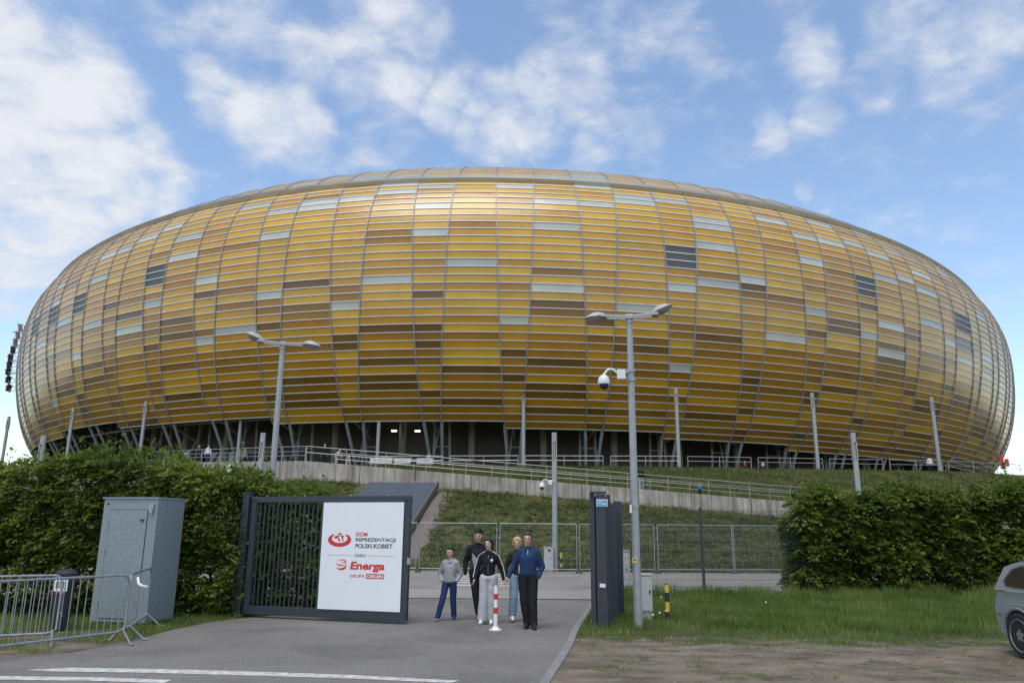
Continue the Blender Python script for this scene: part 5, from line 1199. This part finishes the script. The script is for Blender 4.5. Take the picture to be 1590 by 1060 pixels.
person('dark haired girl in a black track top with white striped sleeves and wide grey joggers', (-.44, 16.5, 0), R(-6), 1.66,
  dict(eL=(-.24,.02,1.14), wL=(-.29,-.07,.92), eR=(.26,.04,1.15), wR=(.33,.02,.90), kL=(-.09,-.04,.50), aL=(-.12,-.05,.085), toeL=(-.14,-.21,.045), kR=(.09,.0,.50), aR=(.07,.03,.085), toeR=(.08,-.13,.04), hd=(.0,-.015,1.64), gaze=-22),
  dict(name='track_top', mat=blackc, collar=True, hem=.05, fat=1.0), dict(name='joggers', mat=lgrey, len=1.0, w=(.105,.098,.102)), (wht, solw), SKIN2, dict(kind='long', mat=DK, tail=True), build=.96, extra=ex_girl)
# the teenager behind
def ex_teen(root, q, S, hx, tg, lg):
    patch('grey_front_panel', tg, root, gridcells(lambda z: -.115*S, lambda z: (-.10+.24*max(0, (1.30*S-z))/.26)*S if z < 1.3*S else -.10*S, .985*S, 1.30*S, 5, 9), grypan)
person('tall curly haired teenager in a black and grey jacket behind the girl', (-.70, 17.25, 0), R(0), 1.82,
  dict(eL=(-.25,.03,1.14), wL=(-.25,-.06,.92), kL=(-.03,-.05,.50), aL=(.04,-.06,.085), toeL=(.05,-.22,.04), kR=(.11,.03,.50), aR=(.16,.12,.11), toeR=(.16,-.05,.04), hand=(), hd=(.01,-.014,1.63), gaze=-8),
  dict(name='jacket', mat=blackc, collar=True, hem=.03, fat=1.06, sleeve=1.1, cuff=1.05), dict(name='trousers', mat=blackc, len=.95, w=(.082,.058,.046)), (brn, grs), SKIN, dict(kind='curly', mat=DK), build=1.0, extra=ex_teen)
# the boy
def ex_boy(root, q, S, hx, tg, lg):
    t = MB()
    for s in (-1, 1): t.tube([(s*.02*S, on_front(tg, root, s*.02*S, 1.36*S)-.004, 1.36*S), (s*.025*S, on_front(tg, root, s*.025*S, 1.25*S)-.006, 1.23*S)], .0035, 5)
    t.build('drawstring', MT['whitep'], tg)
person('short haired boy in a grey hoodie and blue tracksuit trousers, hands in pockets', (-1.27, 17.0, 0), R(-8), 1.45,
  dict(eL=(-.27,.05,1.14), wL=(-.20,-.07,.96), eR=(.27,.05,1.14), wR=(.20,-.06,.96), kL=(-.15,-.12,.51), aL=(-.25,-.15,.11), toeL=(-.29,-.30,.10), kR=(.09,.04,.50), aR=(.10,.13,.10), toeR=(.12,-.04,.045), hand=(), gaze=-22, hd=(0,-.012,1.64)),
  dict(name='hoodie', mat=greyc, hood=True, fat=1.16, hem=-.01, sleeve=1.15, cuff=.95), dict(name='tracksuit_trousers', mat=blue_t, len=1.02, w=(.085,.064,.055)), (blue_t, solw), SKIN, dict(kind='short', mat=DK), build=1.0, extra=ex_boy, hs=1.2)

# small figures far away
far = [((-26.5, 68, 7.1), 1.75, 'far figure in a white coat by the left walkway railing', MT['whitep'], blue_t, 30), ((-27.4, 68.3, 7.1), 1.78, 'far figure in a dark green top beside the white coat', olive, blackc, -20),
       ((-29.6, 70.5, 7.12), 1.68, 'leftmost far figure bending by the railing, in blue trousers', lgrey, denim, 80),
       ((-14.4, 60, 6.45), 1.75, 'far figure all in black on the walkway right of the left double lamp', blackc, blackc, 0), ((-13.5, 60.2, 6.45), 1.5, 'far figure in a cream top stooping near the one all in black', mat('cream_top', (.55,.45,.38), .8), lgrey, 60), ((-12.6, 60.4, 6.45), 1.6, 'far dark figure stooping beside the cream top', blackc, lgrey, -60),
       ((9.3, 56.0, wz(9.3)-.12), 1.8, 'walker in a black jacket and grey trousers on the ramp right of the lamp', blackc, greyc, 170), ((13.5, 56.1, wz(13.5)-.12), 1.0, 'small child in a bright blue jacket on the ramp', cloth('bright_blue', (.03,.22,.60)), blackc, 200),
       ((42.2, 78.5, EZ), 1.8, 'stroller in a white jacket and black trousers near the rightmost light column', MT['whitep'], blackc, 150), ((43.7, 79.2, EZ), 1.72, 'dark dressed stroller right of the one in a white jacket', blackc, denim, 190),
       ((-24.3, 71, 7.2), 1.72, 'far figure in a grey top right of the white coat', greyc, blackc, 60), ((-8.2, 77.6, EZ), 1.7, 'far figure in a light top near the pale benches', lgrey, denim, 20), ((6.5, 79.5, EZ), 1.75, 'dark far figure under the shell right of the camera column', olive, blackc, -40),
       ((23.4, 78, EZ), 1.1, 'tiny far seated figure in dark red under the shell edge', cloth('dark_red', (.30,.05,.06)), blackc, 10), ((25.2, 78, EZ), 1.1, 'tiny far seated figure in white under the shell edge', lgrey, blackc, -20)]
for (lc, H_, lb_, tm, lm, yw_) in far:
    ps = dict(kL=(-.1,-.08,.5), aL=(-.1,-.10,.09), toeL=(-.1,-.26,.04), kR=(.1,.04,.5), aR=(.1,.16,.10), toeR=(.1,.0,.05))
    if 'stoop' in lb_ or 'bending' in lb_: ps.update(ch=(0,-.14,1.22), nk=(0,-.30,1.34), hd=(0,-.40,1.45), sL=(-.17,-.26,1.30), sR=(.17,-.26,1.30), eL=(-.2,-.38,1.06), eR=(.2,-.38,1.06), wL=(-.15,-.52,.88), wR=(.15,-.52,.88))
    person(lb_, lc, R(yw_), H_, ps, dict(name='top', mat=tm), dict(name='trousers', mat=lm), (blk, blk), SKIN2, dict(kind='short', mat=DK if rnd.random() < .6 else BL), detail=False, group=None)

# ------------------------------------------------------------------ parked estate car (its tail is the far end)
car = empty('parked_car', (8.72, 10.95, 0), 'silver grey estate car parked on the dirt at the right edge of frame', 'car')
# local frame: +y towards the tail, x half width .9, wheels at y=+-1.38
CL0, CL1 = -2.4, 2.33
def side_outline():
    pts = [(CL0+.02, .32), (CL0, .55), (CL0+.10, .78), (CL0+.35, .90), (-1.1, 1.0), (-.9, 1.03)]
    pts += [(1.9, .99), (2.22, .96), (2.30, .80), (2.33, .62), (2.30, .36), (2.2, .27)]
    arch = lambda c: [(c+.37*math.cos(R(a)), .34+.37*math.sin(R(a))) for a in range(-10, 191, 20)]
    pts += arch(1.60)
    pts += [(.9, .24), (-.9, .24)] + arch(-1.38) + [(-1.85, .26), (-2.3, .26)]
    return pts
ol = side_outline()
q = MB(); halfs = [(-.90, .0), (-.885, 0), (-.80, 0), (.80, 0), (.885, 0), (.90, 0)]
def tw(y, z, x):
    # plan taper at the ends and tumblehome above and below the shoulder
    e = max(0, abs(y)-1.75); k = 1-.30*e*e; sgn = 1 if x > 0 else -1
    side = .90*k - (.05*max(0, (z-.68))/.3)**1.0 - .06*max(0, .45-z)/.25
    return sgn*side*abs(x)
nO = len(ol); xs_ = [-1, -.985, -.93, -.8, 0, .8, .93, .985, 1]; shr = [1, .6, .2, 0, 0, 0, .2, .6, 1]
cy0, cz0 = 0, .6
vs_ = []
for x, s_ in zip(xs_, shr):
    for (y, z) in ol:
        yy, zz = y, z
        if not ((abs(y-1.60) < .40 or abs(y+1.38) < .40) and z < .75): yy = y*(1-.012*s_); zz = z-(.02*s_ if z > .8 else -.015*s_)
        vs_.append((tw(yy, zz, x), yy, zz))
f_ = [(i*nO+k, i*nO+(k+1)%nO, (i+1)*nO+(k+1)%nO, (i+1)*nO+k) for i in range(len(xs_)-1) for k in range(nO)]
q.add(vs_, f_+[tuple(range(nO))[::-1], tuple(range((len(xs_)-1)*nO, len(xs_)*nO))])
body = q.build('body', MT['car'], car, smooth=True)
# greenhouse
gh = [(-.95, 1.00), (-.15, 1.40), (.25, 1.455), (1.0, 1.45), (1.75, 1.40), (2.02, 1.33), (2.22, .97)]
def gx(z): return .84-.40*(z-.97)*.62
q = MB(); vs_ = []; n_ = len(gh)
for s in (-1, 1): vs_ += [(s*gx(z), y, z) for y, z in gh]
for s in (-.86, .86): vs_ += [(s*gx(z), y, z+.028) for y, z in gh]
q.add(vs_, [tuple(range(n_)), tuple(range(n_, 2*n_))[::-1]]+[(i, 2*n_+i, 2*n_+i+1, i+1) for i in range(n_-1)]+[(n_+i, n_+i+1, 3*n_+i+1, 3*n_+i) for i in range(n_-1)]+[(2*n_+i, 3*n_+i, 3*n_+i+1, 2*n_+i+1) for i in range(n_-1)])
q.build('cabin', MT['car'], car, smooth=True)
for s in (-1, 1):
    wins = [[(-.78, 1.035), (-.12, 1.345), (.02, 1.37), (.02, 1.035)], [(.08, 1.035), (.08, 1.375), (.25, 1.39), (.98, 1.385), (.98, 1.03)], [(1.04, 1.03), (1.04, 1.382), (1.60, 1.35), (1.80, 1.29), (1.97, 1.12), (1.92, 1.05), (1.70, 1.03)]]
    for pl in wins:
        q = MB(); v1 = [(s*(gx(z)+.006), y, z) for y, z in pl]; q.add(v1, [tuple(range(len(pl)))[::(-1 if s > 0 else 1)]]); wd = q.build('side_window', MT['glass'], car)
    q = MB(); q.tube([(s*(gx(1.03)+.01), y, z) for y, z in ((-.8,1.025),(1.7,1.02),(1.93,1.04),(2.0,1.12),(1.83,1.30),(1.61,1.365),(1.0,1.398),(.25,1.405),(-.13,1.36),(-.8,1.03))], .010, 5)
    # follow the glass line inwards as it rises
    q.v = [(s*(gx(v[2])+.008+(.0 if 1 else 0)), v[1], v[2]) for v in q.v]
    q.build('window_trim', MT['alloy'], car)
    q = MB(); q.tube([(s*.60, -.1, 1.47), (s*.60, 1.7, 1.46)], .018, 6); q.build('roof_rail', MT['alloy'], car)
    q = MB(); q.box((s*.885, -.62, 1.02), (.2, .12, .13)); q.build('mirror', MT['car'], car, bevel=.03)
    for yy in (.02, 1.03):
        q = MB(); q.box((s*.885, yy-.17+.0, .86), (.03, .18, .03)); q.build('door_handle', MT['car'], car, bevel=.008)
    for yy in (.05, 1.0, -.95):
        q = MB(); q.tube([(s*.8935, yy, .34), (s*.8995, yy, .66), (s*.868, yy+.01, .985)], .0035, 4); q.build('door_gap', MT['blackp'], car)
    q = MB(); q.tube([(s*.9, -1.6, .72), (s*.905, 0, .755), (s*.892, 1.8, .78)], .012, 5); q.build('crease', MT['car'], car)
    q = MB(); q.box((s*.60, 2.245, .82), (.34, .12, .15)); q.build('tail_lamp', MT['tail'], car, bevel=.03)
    q = MB(); q.box((s*.66, -2.27, .70), (.36, .18, .14)); q.build('headlight', MT['lens'], car, bevel=.03)
q = MB(); q.add([(-.62, 2.225, 1.0), (.62, 2.225, 1.0), (.54, 2.04, 1.325), (-.54, 2.04, 1.325)], [(0,1,2,3)]); q.build('rear_window', MT['glass'], car)
q = MB(); q.add([(-.66, -.965, 1.01), (.66, -.965, 1.01), (.56, -.18, 1.405), (-.56, -.18, 1.405)], [(3,2,1,0)]); q.build('windscreen', MT['glass'], car)
for s in (-1, 1):
    for yy in (-1.38, 1.60):
        w_ = empty('wheel', (s*.80, yy, .335), parent=car)
        q = MB(); q.lathe((0,0,0), [(.225,-.105),(.30,-.115),(.33,-.085),(.337,0),(.33,.085),(.30,.115),(.225,.105)], 40, axis='X'); q.build('tyre', MT['rubber'], w_, smooth=True)
        q = MB(); q.lathe((0,0,0), [(.245,-.10),(.235,-.112),(.222,-.10),(.215,.0),(.222,.10),(.235,.112),(.245,.10)], 40, axis='X')
        for k in range(5):
            a = 2*math.pi*k/5+.3
            for da in (-.16, .16):
                ca, sa = math.cos(a+da), math.sin(a+da); c2, s2 = math.cos(a+da*.4), math.sin(a+da*.4); q.bar((s*.098, c2*.05, s2*.05), (s*.085, ca*.225, sa*.225), .034, .02, up=(1,0,0))
        q.lathe((s*.09,0,0), [(.06,-.02),(.06,.012),(.03,.02),(.005,.021)] , 20, axis='X'); q.build('rim', MT['alloy'], w_, smooth=True)
        q = MB(); q.lathe((0,0,0), [(.19,-.03),(.19,.03)], 24, axis='X'); q.build('brake_disc', MT['conc_dark'], w_)
        q = MB(); q.lathe((s*-.02,yy*0,0), [(.36,-.05),(.36,.06)], 24, axis='X'); q.build('arch_liner', MT['rubber'], w_)

for s in (-1, 1):
    q = MB(); q.tube([(s*.895, 2.0, .60), (s*.86, 2.2, .60), (s*.70, 2.335, .60)], .006, 4); q.build('bumper_gap', MT['blackp'], car)
    q = MB(); q.tube([(s*.893, -.9, .30), (s*.893, 1.15, .30)], .03, 6); q.build('sill_trim', MT['rubber'], car)
    q = MB(); q.box((s*.893, 1.25, .84), (.012, .17, .17)); q.build('fuel_flap', MT['car'], car, bevel=.004)
    q = MB(); q.tube([(s*.902, 1.60+.40*math.cos(R(a)), .34+.40*math.sin(R(a))) for a in range(0, 181, 15)], .012, 5); q.build('arch_lip', MT['car'], car, smooth=True)
